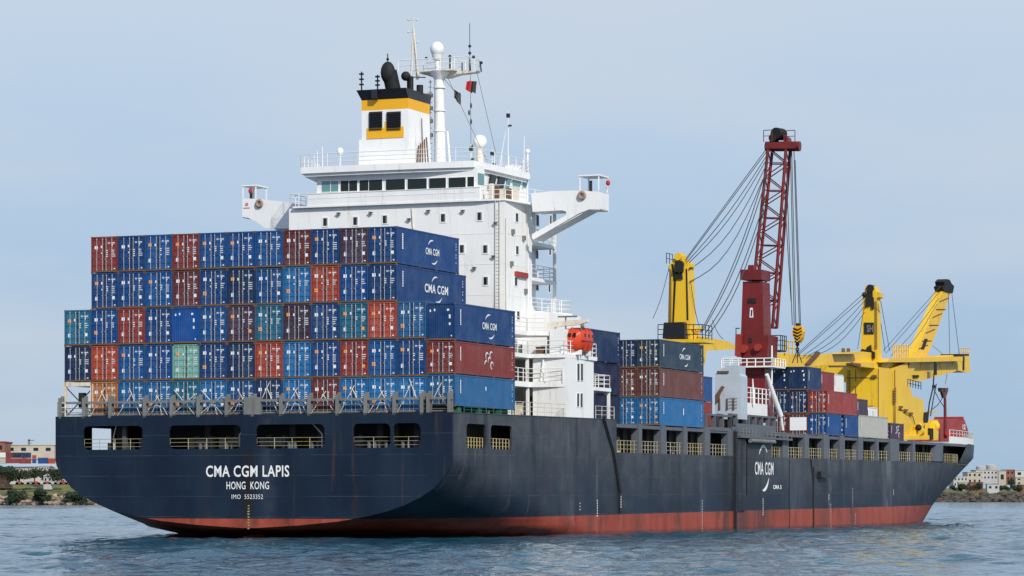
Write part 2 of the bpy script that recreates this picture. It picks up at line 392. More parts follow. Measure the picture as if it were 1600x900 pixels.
def hw(u, z):
    L0, a = bow_par(z)
    if u > L0: return B2 * math.sqrt(max(0, 1 - ((u - L0) / a) ** 2))
    t = (u - stern_us(z)) / US
    if t >= 1: return B2
    if t <= 0: return 0
    return B2 * math.sqrt(1 - (1 - t) ** 2.5)
def zfloor(u): return 7.1 + .0033 * (u - 36)
def ztop(u): return 9.60 + .0022 * (u - 36)
ZL = [-2.5, -1, -.5, -.15, .2, .5, .77, 1.0, 1.3, 1.7, 2.1, 2.6, 3.2, 3.9, 4.6, 5.2, 5.7, 6.1, 6.5]
def station(z, k, NK=90):
    us = max(0, stern_us(z)); L0, a = bow_par(z)
    if k <= 30: return us + (42 - us) * (k / 30) ** 1.8
    if k <= 50: return 42 + (L0 - 42) * (k - 30) / 20
    return L0 + a * math.sin(R(90) * (k - 50) / (NK - 50))
ship = thing('container_ship', 'large navy and red container ship with white tower, seen from its stern', 'container ship', (0, 0, 0))
def px_of(u, v): X, Z = uv2w(u, v); return CXP + F * X / Z
def t_at(x, z):
    L0, a = bow_par(z)
    for k in range(2000):
        t = R(35) * k / 2000
        if px_of(L0 + a * math.sin(t), B2 - B2 * math.cos(t)) >= x: return t
    return R(31)
def hull_body():
    mb = MB(); NK = 90; rows = []
    for z in ZL:
        r_ = []
        for k in range(NK + 1):
            u = station(z, k); r_.append((u, hw(u, z) if k < NK else 0, z))
        rows.append(r_)
    # extra row up to the gallery floor from u=36.4 on
    vs = []; idx = {}
    for s_ in (1, -1):
        for i, r_ in enumerate(rows):
            for k, (u, h_, z) in enumerate(r_): idx[(s_, i, k)] = len(vs); vs.append((u, B2 - s_ * h_, z))
    fs = []
    for s_ in (1, -1):
        for i in range(len(rows) - 1):
            for k in range(NK):
                f = [idx[(s_, i, k)], idx[(s_, i, k + 1)], idx[(s_, i + 1, k + 1)], idx[(s_, i + 1, k)]]
                fs.append(f if s_ == 1 else f[::-1])
    mb.add(vs, fs, 0, True)
    tf = []
    for i in range(len(rows) - 1):
        if ZL[i] >= .76: tf.append((idx[(1, i, 0)], idx[(1, i + 1, 0)], idx[(-1, i + 1, 0)], idx[(-1, i, 0)]))
    tv = [vs[j] for f in tf for j in f]; mb.add(tv, [(4 * i, 4 * i + 1, 4 * i + 2, 4 * i + 3) for i in range(len(tf))])
    # upper strip between z=6.5 and the gallery floor, forward of the house
    us = [36.4] + [station(6.5, k) for k in range(31, NK + 1) if station(6.5, k) > 37]
    for s_ in (1, -1):
        sv = []
        for u in us:
            zt = zfloor(u)
            L0, a = bow_par(6.5); f = (u - L0) / a if u > L0 else None
            u2 = u if f is None else bow_par(zt)[0] + bow_par(zt)[1] * f
            sv += [(u, B2 - s_ * hw(u, 6.5), 6.5), (u2, B2 - s_ * hw(u2, zt), zt)]
        mb.add(sv, [(2 * i, 2 * i + 2, 2 * i + 3, 2 * i + 1) for i in range(len(us) - 1)], 0, True)
    # bow plating from the gallery floor to the rail
    ub = [onv(1497, 720, 0)[0]]
    for s_ in (1, -1):
        rows_ = []
        for j in range(7):
            z = 7.55 + (10.0 - 7.55) * j / 6; L0, a = bow_par(z); row = []
            t0 = t_at(1498 + 14 * j / 6, z)
            for k in range(25): t = t0 + (R(90) - t0) * k / 24; u = L0 + a * math.sin(t); row.append((u, B2 - s_ * B2 * math.cos(t), z))
            rows_.append(row)
        sv = [p for r_ in rows_ for p in r_]
        mb.add(sv, [(j * 25 + k, j * 25 + k + 1, (j + 1) * 25 + k + 1, (j + 1) * 25 + k) for j in range(6) for k in range(24)], 0, True)
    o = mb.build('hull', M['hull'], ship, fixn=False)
    return o
hull = hull_body()
TOPS = 9.66
HX = [(130, 666, 223, 703), (264, 666.5, 376, 703), (400, 665, 507, 701.5), (551.5, 663, 610, 701.5), (614, 662.5, 657, 701)]
holes = []; hv = []
for x0, y0, x1, y1 in HX:
    va, zb = onu(x1, y1, 0); vb, zt = onu(x0, y0, 0); zb = 6.98; zt = 8.86
    hv.append((va, vb, zb, zt)); holes.append(rrect(va, zb, vb, zt, .45))
mb = MB(); mb.panel([(0, 6.5), (2 * B2, 6.5), (2 * B2, TOPS), (0, TOPS)], holes, lambda a, b, d: (d, a, b), th=.18)
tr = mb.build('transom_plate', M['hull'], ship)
# starboard and port side plates of the mooring deck and the house
su = [(2.75, 6.6), (7.66, 12.1)]
mb = MB(); mb.panel([(.18, 6.5), (36.4, 6.5), (36.4, 9.98), (12, 9.76), (.18, 9.66)], [rrect(a, 6.98, b, 8.86, .4) for a, b in su], lambda a, b, d: (a, d, b), th=.16)
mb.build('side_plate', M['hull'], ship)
mb = MB(); mb.panel([(.18, 6.5), (36.4, 6.5), (36.4, 9.98), (12, 9.76), (.18, 9.66)], [rrect(5.6, 6.98, 9.0, 8.86, .1)], lambda a, b, d: (a, 2 * B2 - d, b), th=.16)
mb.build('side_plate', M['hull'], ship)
# internal decks
def inset(z, d, u0, u1, n=24):
    st = [u0 + (u1 - u0) * k / n for k in range(n + 1)]
    a = [(u, B2 - max(.05, hw(u, z) - d)) for u in st]; b = [(u, B2 + max(.05, hw(u, z) - d)) for u in reversed(st)]
    return a + b
def bow_deck(mb, zf, th, d, u0, m=0):
    z = zf(170); L0, a = bow_par(z); st = list(np.linspace(u0, L0, 6)) + [L0 + (a - d) * math.sin(R(90) * k / 20) for k in range(1, 21)]
    for s_ in (0,):
        vs = []
        for u in st:
            h_ = max(.02, hw(min(u + d * .5, L0 + a - .01), z) - d)
            for zz in (zf(u), zf(u) - th): vs += [(u, B2 - h_, zz), (u, B2 + h_, zz)]
        fs = []
        for i in range(len(st) - 1):
            a0 = 4 * i; b0 = a0 + 4
            fs += [(a0, b0, b0 + 1, a0 + 1), (a0 + 2, a0 + 3, b0 + 3, b0 + 2), (a0, a0 + 2, b0 + 2, b0), (a0 + 1, b0 + 1, b0 + 3, a0 + 3)]
        mb.add(vs, fs, m)
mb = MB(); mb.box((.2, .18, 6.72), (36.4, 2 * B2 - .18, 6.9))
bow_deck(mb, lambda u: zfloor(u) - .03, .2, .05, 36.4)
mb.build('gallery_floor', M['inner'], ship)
mb = MB(); mb.box((.2, .18, 9.15), (36.4, 2 * B2 - .18, 9.5)); bow_deck(mb, ztop, .30, .12, 36.4)
mb.build('main_deck', M['hullgrey'], ship)
mb = MB()
mb.box((4.6, 3.3, 6.9), (4.8, 28.3, 9.15), 1); mb.box((13.5, 3.3, 6.9), (13.7, 34.4, 9.15), 0); mb.box((4.8, 3.3, 6.9), (36.4, 3.5, 9.15), 0)
mb.box((4.8, 28.3, 6.9), (13.5, 28.5, 9.15), 1)
for u in np.arange(13, 36, 3): mb.box((u, 2.9, 6.9), (u + .3, 3.3, 9.15), 0)
for a, b, c, d in hv:
    for q in (.3, .72): mb.box((3.6, a + (b - a) * q, 6.9), (4.0, a + (b - a) * q + .5, 9.15), 0)
mb.box((.8, hv[0][0] + 1.95, 6.9), (1.1, hv[0][0] + 2.3, 9.15), 0)
st = [36.4, 60, 90, 120, 140] + [150, 158, 166, 172, 178]
for u0, u1 in zip(st, st[1:]):
    a, b = hw(u0, 8.5) - 2.6, hw(u1, 8.5) - 2.6
    for s_ in (-1, 1):
        p = [(u0, B2 + s_ * a, zfloor(u0)), (u1, B2 + s_ * b, zfloor(u1)), (u1, B2 + s_ * b, ztop(u1) - .3), (u0, B2 + s_ * a, ztop(u0) - .3)]
        mb.prism(p, (0, .15, 0), 0)
for u in np.arange(38, 176, 2.1):
    h_ = hw(u, 8.5) - 2.25
    mb.box((u, B2 - h_, zfloor(u)), (u + .18 + .25 * rnd.random(), B2 - h_ + .45, ztop(u) - .3), 0)
    if rnd.random() < .45:
        du = rnd.uniform(.3, 1); mb.box((u + .6, B2 - h_ - .1, zfloor(u)), (u + .6 + du * .5, B2 - h_ + .3, zfloor(u) + rnd.uniform(.8, 1.6)), 2 if rnd.random() < .4 else 1)
mb.build('inner_bulkhead', [M['inner'], M['innerdark'], M['whitedirtshade']], ship)
# pillars of the open gallery
for x0, x1 in ((990, 994), (997, 1002), (1032, 1040), (1067, 1073), (1100, 1108.5), (1137, 1145), (1246, 1250), (1222, 1231), (1256, 1263), (1286, 1295), (1311, 1319), (1340, 1347.5), (1368.5, 1372), (1390, 1404), (1425, 1429)):
    if x0 in (990, 1246): continue
    ua = onv(x0, 700, .1)[0]; ub = onv(x1, 700, .1)[0]; um = (ua + ub) / 2; vo = B2 - hw(um, 8.6)
    if vo > .05:
        ua = onv(x0, 700, vo)[0]; ub = onv(x1, 700, vo)[0]
        vo = B2 - hw((ua + ub) / 2, 8.6)
    for side in (1,):
        mb = MB(); v0 = vo + .02; v1 = vo + .75
        if side == -1: v0, v1 = 2 * B2 - v1, 2 * B2 - v0
        ext = (ub - ua) * .0
        mb.box((ua, v0, zfloor(um) - .02), (ub, v1, ztop(um) - .02)); mb.box((ua + .05, v0 + .05, ztop(um) - .02), (ub - .05, v1 - .05, ztop(um) + .12))
        mb.build('pillar', M['hullgrey'], ship)
# slanted web plates near the bow
for xs in ((1456, 1473, 1467, 1474), ):
    v0 = 3.4
    for _ in range(4):
        uu = onv(1465, 705, v0)[0]; v0 = B2 - hw(uu, 8.6)
    p = [PV(1456, 720.5, v0), PV(1473, 721, v0), PV(1474, 691.5, v0), PV(1466, 691.5, v0)]
    for sgn in (0,):
        mb = MB(); q = p if not sgn else [(a, 2 * B2 - b - .6, c) for a, b, c in p]
        mb.prism(q, (0, .6, 0)); mb.build('web_plate', M['hullgrey'], ship)
# gallery railings
for x0, x1 in ((964, 996), (1003, 1031), (1041, 1066), (1074, 1099), (1109, 1136), (1206, 1221), (1232, 1255), (1264, 1285), (1296, 1310), (1320, 1339), (1348, 1368), (1373, 1389), (1405, 1424), (1430, 1456), (1475, 1496)):
    pts = []
    for x in (x0, (x0 + x1) / 2, x1):
        v0 = .25
        for _ in range(5):
            u = onv(x, 712, v0)[0]; v0 = B2 - hw(u, 7.6) + .25
        pts.append((u, v0, zfloor(u) - .05))
    mb = MB(); mb.rail(pts, 1.1, .9, 3, .030, 0, .042); mb.build('gallery_railing', M['ygrey'], ship)
for a, b, c, d in hv:
    mb = MB(); mb.rail([(.35, a - .1, 6.9), (.35, b + .1, 6.9)], .92, 1.6, 3, .018, 0, .032); mb.build('stern_railing', M['ygrey'], ship)
for a, b in su:
    mb = MB(); mb.rail([(a - .1, .32, 6.9), (b + .1, .32, 6.9)], .90, .62, 3, .026, 0, .045); mb.build('gallery_railing', M['ygrey'], ship)
# rubbing strakes along the plating
mb = MB()
mb.box((.18, -.05, 9.56), (.4, .0, 9.68)); mb.prism([(.2, -.04, 9.60), (36.4, -.04, 9.92), (36.4, -.04, 9.99), (.2, -.04, 9.67)], (0, .04, 0))
mb.build('rub_rail', M['hull'], ship)
# mooring gear behind the transom holes
for q, (a, b, c, d) in enumerate(hv):
    for f_ in (.25, .6):
        vv = a + (b - a) * f_ + rnd.uniform(-.3, .3)
        mb = MB(); mb.tube((1.5, vv, 6.9), (1.5, vv, 7.55), .16, 10); mb.tube((1.5, vv + .5, 6.9), (1.5, vv + .5, 7.55), .16, 10); mb.box((1.2, vv - .3, 6.9), (1.8, vv + .8, 7.0))
        mb.build('mooring_bitts', M['dark'] if q == 0 else M['hullgrey'], ship)
for q, vv in enumerate((9.6, 16.2, 19.8, 22.6, 27.0)):
    mb = MB(); mb.tube((2.6, vv - .6, 7.5), (2.6, vv + .6, 7.5), .42, 12); mb.tube((2.6, vv - .7, 7.5), (2.6, vv - .6, 7.5), .6, 12); mb.tube((2.6, vv + .6, 7.5), (2.6, vv + .7, 7.5), .6, 12); mb.box((2.2, vv - .9, 6.9), (3.0, vv - .72, 7.9)); mb.box((2.2, vv + .72, 6.9), (3.0, vv + 1.3, 7.9))
    mb.build('mooring_winch', M['grey'], ship)
for vv, dv_ in ((17.9, .9), (12.4, -.8), (24.6, .6), (29.6, .5)):
    mb = MB(); mb.tube((.9, vv, 9.1), (1.3, vv + dv_, 8.1), .06, 5); mb.tube((1.3, vv + dv_, 8.1), (1.3, vv + dv_, 6.95), .06, 5); mb.build('mooring_rope', M['whitedirtshade'], ship)
# sponson with the ladder recess, fenders and platform
ua, ub = onv(1146, 700, 0)[0], onv(1164, 700, 0)[0]
mb = MB(); mb.box((ua, -.28, -1.5), (ua + .42, .0, 9.6)); mb.build('fender_strip', M['darkhull'], ship)
mb = MB(); mb.box((ua + .9, -.2, 1.9), (ub - .3, .0, 8.9)); mb.build('doubler_plate', M['hull'], ship)
mb = MB(); mb.box((ub + .35, -.12, 3.4), (ub + .55, 0, 8.6)); mb.build('fender_strip', M['darkhull'], ship)
u1_, u2_ = onv(1164, 700, 0)[0], onv(1221, 700, 0)[0]
mb = MB(); mb.box((u1_, -.02, zfloor(80) - .3), (onv(1205, 700, 0)[0], .2, 8.55)); mb.build('ladder_plate', M['hull'], ship)
mb = MB(); mb.box((onv(1233, 740, 0)[0], -.05, -.5), (onv(1233, 740, 0)[0] + .10, 0, 7.1)); mb.build('hull_seam', M['darkhull'], ship)
mb = MB(); q_ = onv(1270, 740, 0)[0]; mb.box((q_, -.12, 0), (q_ + .22, 0, 6.4)); mb.prism([(q_ - .9, -.1, 7.2), (q_ - .6, -.1, 7.2), (q_ + .2, -.1, 4.6), (q_, -.1, 4.6)], (0, .1, 0)); mb.build('hull_pipe', M['darkhull'], ship)
mb = MB(); p = PV(1284, 744, -.1); mb.box((p[0] - 1.6, -.55, p[2] - .15), (p[0] + 1.6, 0, p[2] + .1)); mb.box((p[0] - 1.2, -.4, p[2] + .1), (p[0] + .2, -.1, p[2] + .5)); mb.build('fairlead', M['dark'], ship)
# grey platform house above the ladder recess
pa, pb = onv(1104, 660, .05)[0], onv(1222, 670, .05)[0]
mb = MB()
for x0, x1, yt, yb in ((1104, 1143, 646, 672), (1143, 1160, 646, 672), (1160, 1212, 647, 676)):
    a = onv(x0, 660, .05); b = onv(x1, 660, .05); zt = PV(x0, yt, .05)[2]; zb = PV(x0, yb, .05)[2]
    mb.box((a[0], .05, zb), (b[0], .12, zb + .35)); mb.box((a[0], .05, zt - .18), (b[0], .35, zt))
    n = max(2, int((b[0] - a[0]) / 2.1))
    for k in range(n + 1):
        u = a[0] + (b[0] - a[0]) * k / n; mb.box((u - .14, .03, zb), (u + .14, .4, zt))
    mb.box((a[0], 1.5, zb), (b[0], 1.6, zt), 1)
u3, u4 = onv(1150, 690, 0)[0], onv(1240, 690, 0)[0]
zz = PV(1180, 684, 0)[2]
mb.box((u3, -.5, zz - .1), (u4 - 2, .8, zz + .1)); mb.box((u3, -.02, zz + .1), (onv(1212, 680, 0)[0], .1, zz + 1.3))
mb.tube((u3 + 3, -.5, zz - .35), (u3 + 11, -.5, zz - .35), .22, 10, m=2)
mb.build('ladder_platform', [M['hullgrey'], M['innerdark'], M['grey']], ship)
mb = MB(); mb.rail([(u3, -.4, zz + .1), (u3 + 5, -.4, zz + .1)], .7, 1.0, 2, .03); mb.build('platform_railing', M['grey'], ship); mb = MB(); mb.rail([(u3 + 9, -.4, zz + .1), (u4 - 2, -.4, zz + .1)], .5, 1.4, 2, .03)
mb.build('platform_railing', M['grey'], ship)
# diagonal rope ladder on the quarter
mb = MB(); a = PV(941, 651, -.06); b = PV(957, 706, -.06); c = PV(968, 770, -.06); d = PV(969, 803, -.06)
mb.path([a, b, c, d], .05); mb.path([(a[0] + .45, -.06, a[2]), (b[0] + .45, -.06, b[2]), (c[0] + .3, -.06, c[2])], .06)
for q in range(26):
    t = q / 26; pa_ = Vector(a).lerp(Vector(b), t); mb.tube(pa_, pa_ + Vector((.45, 0, 0)), .035, 4)
    pa_ = Vector(b).lerp(Vector(c), t); mb.tube(pa_, pa_ + Vector((.4, 0, 0)), .035, 4)
mb.build('pilot_ladder', M['darkhull'], ship)
# ---------------------------------------------------------------- writing on the hull
def fn_tr(a, b): return (-.012, -a, b)          # a grows to the right of the picture
def fn_sd(a, b): return (a, -.012, b)
def vtx(x, y): v, z = onu(x, y, 0); return -v, z
for txt, x0, x1, y0, y1, bd in (('CMA CGM LAPIS', 322, 452, 727.5, 745, .016), ('HONG  KONG', 354, 420.5, 752.5, 764.5, .008), ('IMO  5523352', 362, 411, 772.6, 779.6, -.004)):
    a0, zt = vtx(x0, y0); a1, zb = vtx(x1, y1); mb = MB()
    text_mb(mb, txt, fn_tr, a1 - a0, zt - zb, bd, cx=(a0 + a1) / 2, cy=(zt + zb) / 2)
    mb.build('stern_lettering', M['letter'], tr if False else hull, fixn=False)
def logo(mb, fn, cx, cy, wd, ht, m=0, k=1.0):
    text_mb(mb, 'CMA CGM', fn, wd, ht, .012, m, cx, cy)
    arc_mb(mb, fn, cx - wd * .02, cy + ht * .3, wd * .36, 140, 55, ht * .26 * k, m)
    arc_mb(mb, fn, cx - wd * .02, cy - ht * .25, wd * .34, 290, 350, ht * .26 * k, m)
a0, zt = onv(1179, 722.5, 0); a1, zb = onv(1208, 741.5, 0); mb = MB()
fnl = lambda a, b: (a, -.035, b)
zc = (PV(1193, 722.5, 0)[2] + PV(1193, 741.5, 0)[2]) / 2
text_mb(mb, 'CMA CGM', fnl, a1 - a0, 1.3, .012, cx=(a0 + a1) / 2, cy=zc)
arc_mb(mb, fnl, (a0 + a1) / 2 - .3, zc + .9, 1.5, 160, 30, .34); arc_mb(mb, fnl, (a0 + a1) / 2 - .1, zc - .55, 1.75, 255, 345, .4)
p = PV(1214, 761, 0); text_mb(mb, 'CMA 5', fnl, 2.9, .42, .03, cx=p[0], cy=p[2])
mb.build('side_logo', M['letter'], hull, fixn=False)
for x, y0, y1, k in ((933, 779, 806, 0), (1097, 781, 830, 1), (1192, 777, 804, 0), (1295, 772, 780, 0), (1298, 786, 826, 2), (1332, 764, 790, 2), (1336, 800, 822, 2), (1396, 764, 772, 0), (906, 782, 796, 2), (970, 776, 792, 0)):
    mb = MB(); z1 = PV(x, y0, 0)[2]; z0 = PV(x, y1, 0)[2]; u = PV(x, y0, 0)[0]; z = z0
    while z < z1:
        hgt = .1 if k else .16; off = .015
        v_ = B2 - hw(u, max(z, .2)) - .02
        text_mb(mb, rnd.choice('2468'), lambda a, b: (u + a, v_, b), .22, hgt, .05, cx=0, cy=z); z += .26 if k else .22
    mb.build('draught_mark', M['letter'], hull, fixn=False)
mb = MB(); a, z1 = vtx(388.5, 788); z = .75
while z < z1:
    text_mb(mb, rnd.choice('2468'), lambda aa, b: (-.03, -a - aa, b), .2, .12, .04, cx=0, cy=z); z += .22
mb.build('draught_mark', M['ygrey'], hull, fixn=False)
# rudder top and its dark stain plate
mb = MB(); p = P(393, 835, 2.5); mb.prism([(1.0, p[1] - .05, -.6), (5.0, p[1] - .05, -.6), (4.6, p[1] - .05, .32), (1.6, p[1] - .05, .12)], (0, .3, 0)); mb.build('rudder_head', M['redhouse'], ship)
# ------------------------------------------------------------------ containers
COLS = {'blue': (.003, .046, .175), 'mblue': (.004, .068, .225), 'lblue': (.008, .120, .310), 'bblue': (.004, .070, .290), 'navy': (.006, .024, .080), 'dnavy': (.006, .013, .045),
        'purple': (.045, .022, .045), 'teal': (.010, .110, .190), 'steel': (.015, .085, .20), 'maroon': (.13, .022, .022), 'red': (.20, .028, .022), 'redor': (.32, .045, .020), 'orbr': (.36, .13, .035),
        'mint': (.20, .44, .37), 'brown': (.12, .04, .035), 'slate': (.022, .048, .085), 'grey': (.36, .36, .33), 'sblue': (.012, .105, .26), 'dred': (.20, .03, .028), 'white': (.62, .62, .58), 'skyb': (.010, .095, .24)}
CN = {'blue': 'deep blue', 'mblue': 'medium blue', 'lblue': 'light blue', 'bblue': 'vivid blue', 'navy': 'navy', 'dnavy': 'very dark navy', 'purple': 'purple-brown', 'teal': 'teal blue', 'steel': 'steel blue', 'maroon': 'maroon',
      'red': 'brick red', 'redor': 'orange-red', 'orbr': 'orange-brown', 'mint': 'mint green', 'brown': 'dark brown', 'slate': 'slate blue', 'grey': 'light grey', 'sblue': 'light blue', 'dred': 'dark red', 'white': 'white', 'skyb': 'light blue'}
MESH = {}
def cmesh(kind, key, fn):
    k = (kind,) + key
    if k not in MESH: MESH[k] = fn()
    return MESH[k]
def mk(mb, name, mats):
    o = mb.build(name, mats); me = o.data; COL.objects.unlink(o); bpy.data.objects.remove(o); return me
def body_mesh(l, w_, h_, ends):
    mb = MB(); p = .13; a = .05
    for v0, sg in ((0, 1), (w_, -1)):         # corrugated sides
        n = max(8, int(l / .30)); pts = []
        st = (l - 2 * p) / n
        for k in range(n):
            x = p + k * st
            pts += [(x, .012), (x + st * .34, .012), (x + st * .5, .05), (x + st * .84, .05)]
        pts.append((l - p, .012))
        vs = []
        for x, d in pts: vs += [(x, v0 + sg * d, .16), (x, v0 + sg * d, h_ - .10)]
        mb.add(vs, [(2 * i, 2 * i + 2, 2 * i + 3, 2 * i + 1) for i in range(len(pts) - 1)], 0)
    mb.box((0, 0, .03), (l, .055, .17)); mb.box((0, w_ - .055, .03), (l, w_, .17)); mb.box((0, 0, h_ - .11), (l, .06, h_ - .003)); mb.box((0, w_ - .06, h_ - .11), (l, w_, h_ - .003))
    for x0, x1 in ((0, p), (l - p, l)):
        for y0, y1 in ((0, a + .04), (w_ - a - .04, w_)):
            mb.box((x0, y0 - .004, .16), (x1, y1 + .004, h_ - .13), 0)
            mb.box((x0 - .012, y0 - .014, -.03), (x1 + .03, y1 + .014, .12), 1); mb.box((x0 - .012, y0 - .014, h_ - .13), (x1 + .03, y1 + .014, h_ + .01), 1)
        mb.box((x0, .09, .02), (x1, w_ - .09, .15), 1); mb.box((x0, .09, h_ - .12), (x1, w_ - .09, h_ - .004), 0)
    mb.box((.04, .04, h_ - .05), (l - .04, w_ - .04, h_ - .03)); mb.box((.04, .06, .08), (l - .04, w_ - .06, .14), 1)
    for x in (l * .35, l * .62): mb.box((x, -.01, -.02), (x + .35, .05, .1), 1)
    for x0 in ([l - .08] if ends == 'door' else [.04, l - .08]):  # corrugated end walls
        n = 12; pts = []; st = (w_ - .18) / n
        for k in range(n):
            y = .09 + k * st; pts += [(y, 0), (y + st * .4, 0), (y + st * .5, .045), (y + st * .9, .045)]
        pts.append((w_ - .09, 0)); vs = []
        for y, d in pts: vs += [(x0 + d, y, .14), (x0 + d, y, h_ - .12)]
        mb.add(vs, [(2 * i, 2 * i + 2, 2 * i + 3, 2 * i + 1) for i in range(len(pts) - 1)], 0)
    if ends != 'door':                         # markings on the plain end
        for y, z, a_, b_ in ((w_ * .22, h_ * .78, .18, .16), (w_ * .17, h_ * .58, .14, .3), (w_ * .17, h_ * .40, .14, .2), (w_ * .7, h_ * .78, .12, .18), (w_ * .85, h_ * .76, .12, .18), (w_ * .12, h_ * .1, .1, .1)):
            mb.add([(.028, y, z), (.028, y + a_, z), (.028, y + a_, z + b_), (.028, y, z + b_)], [(0, 1, 2, 3)], 2)
    return mk(mb, 'container_body', [M['cpaint'], M['cframe'], M['wlabel']])
def door_mesh(w_, h_, side, var):
    """side 0: the leaf at lower v (right in the photo), 1: the other"""
    g = random.Random(var * 7 + side); mb = MB(); y0 = .10 if side == 0 else w_ / 2 + .012; y1 = w_ / 2 - .012 if side == 0 else w_ - .10
    z0, z1 = .17, h_ - .14; n = 5; xs = .05
    pts = [(z0, 0)]
    for k in range(n):
        zz = z0 + (z1 - z0) * (k + .5) / n; q = (z1 - z0) / n * .3
        pts += [(zz - q, 0), (zz - q * .8, .035), (zz + q * .8, .035), (zz + q, 0)]
    pts.append((z1, 0)); vs = []
    for z, d in pts: vs += [(xs + d, y0, z), (xs + d, y1, z)]
    mb.add(vs, [(2 * i, 2 * i + 2, 2 * i + 3, 2 * i + 1) for i in range(len(pts) - 1)], 0)
    mb.box((xs - .005, y0 - .02, z0 - .01), (xs + .02, y0 + .02, z1), 1); mb.box((xs - .005, y1 - .02, z0 - .01), (xs + .02, y1 + .02, z1), 1)
    W = y1 - y0
    def lab(a, b, c, d, m):
        ya, yb = y0 + W * a, y0 + W * b; za, zb = h_ * c, h_ * d
        mb.add([(xs - .012, ya, za), (xs - .012, yb, za), (xs - .012, yb, zb), (xs - .012, ya, zb)], [(0, 1, 2, 3)], m)
    if side == 0:                              # code lettering, weights, plate
        for k in range(7):
            if k != 2: lab(.66 - k * .085, .72 - k * .085, .80, .835, 2)
        lab(.30, .42, .755, .785, 2); lab(.34, .40, .715, .745, 2)
        for r_ in range(g.choice((3, 4))):
            zz = .60 - r_ * .055
            for k in range(g.choice((3, 4))): lab(.42 - k * .09 - .03, .48 - k * .09 - .03, zz, zz + .026, 2)
            if g.random() < .8: lab(.74, .86, zz, zz + .024, 2)
        if g.random() < .65: lab(.18, .40, .26, .35, 2 if g.random() < .7 else 3)
        lab(.12, .24, .085, .115, 2)
    else:
        c = g.choice((2, 3, 2, 2)); q = g.uniform(-.02, .03)
        lab(.55, .82, .67 + q, .76 + q, c); lab(.14, .30, .68, .75, 2)
        if g.random() < .5: lab(.2, .28, .52, .56, 2)
        if g.random() < .75: lab(.60, .80, .24, .345, 2)
        elif g.random() < .7: lab(.56, .84, .30, .40, 3)
    return mk(mb, 'door', [M['cpaint'], M['gasket'], M['wlabel'], M['olabel']])
def bar_mesh(h_):
    mb = MB(); mb.tube((0, 0, .14), (0, 0, h_ - .12), .018, 6)
    for z in (.22, h_ * .3, h_ * .62, h_ - .22): mb.box((-.02, -.03, z - .025), (.035, .03, z + .025))
    mb.box((-.04, -.03, h_ * .36), (-.01, .10, h_ * .36 + .03))
    return mk(mb, 'locking_bar', [M['rod']])
def newo(name, me, parent=None, color=None, loc=(0, 0, 0)):
    o = bpy.data.objects.new(name, me); COL.objects.link(o); o.location = loc
    if parent is not None: o.parent = parent
    if color: o.color = (*color, 1)
    BASE[o.name] = (0, 0, 0)
    return o
SIDEMARK = {}
def side_marks(root, l, h_, style):
    """writing on the starboard side of a container"""
    def mkm():
        mb = MB(); fn = lambda a, b: (a, -.016, b); fy = lambda a, b: (a, -.016, b)
        if style in ('logo', 'biglogo', 'logo2'):
            k = {'logo': .22, 'biglogo': .34, 'logo2': .24}[style]
            cy = h_ * .48
            text_mb(mb, 'CMA CGM', fn, l * k, h_ * (.19 if style != 'biglogo' else .24), .02, 0, l * .56, cy)
            r_ = h_ * .30
            q = 1.0 if style != 'biglogo' else 1.08; arc_mb(mb, fn, l * .55, cy + h_ * .03, r_ * 1.0 * q, 150, 70, .13); arc_mb(mb, fn, l * .58, cy - h_ * .03, r_ * 1.05 * q, 245, 325, .13)
        elif style == 'red':
            for a, b in ((-.5, .35), (.35, .45), (-.7, -.3), (.5, -.35), (0, 0)): arc_mb(mb, fn, l * .56 + a, h_ * .5 + b, .32, g0.uniform(0, 90), g0.uniform(180, 300), .14)
        elif style == 'dot':
            arc_mb(mb, fn, l * .50, h_ * .62, .16, 0, 350, .12)
        elif style == 'plate':
            mb.prism([fn(l * .52, h_ * .42), fn(l * .535, h_ * .42), fn(l * .535, h_ * .66), fn(l * .52, h_ * .66)], (0, -.01, 0))
        elif style == 'yarn':
            text_mb(mb, 'SUD', fn, l * .7, h_ * .5, .05, 0, l * .5, h_ * .45)
        # code run down the left edge and small code at the far edge
        for k in range(9):
            z = h_ * .80 - k * h_ * .048; w_ = .20 if style != 'logo' else .26
            if style == 'yarn': break
            mb.add([fn(l * .075, z), fn(l * .075 + w_, z), fn(l * .075 + w_, z + h_ * .035), fn(l * .075, z + h_ * .035)], [(0, 1, 2, 3)])
        for k in range(8):
            if l < 8: break
            z = h_ * .80 - k * h_ * .075
            if k in (3, 6): continue
            mb.add([fn(l * .945, z), fn(l * .945 + .11, z), fn(l * .945 + .11, z + h_ * .035), fn(l * .945, z + h_ * .035)], [(0, 1, 2, 3)])
        return mk(mb, 'side_marking', [M['wlabel']])
    g0 = random.Random(3)
    me = cmesh('mark', (round(l, 2), round(h_, 2), style), mkm)
    newo('side_marking', me, root)
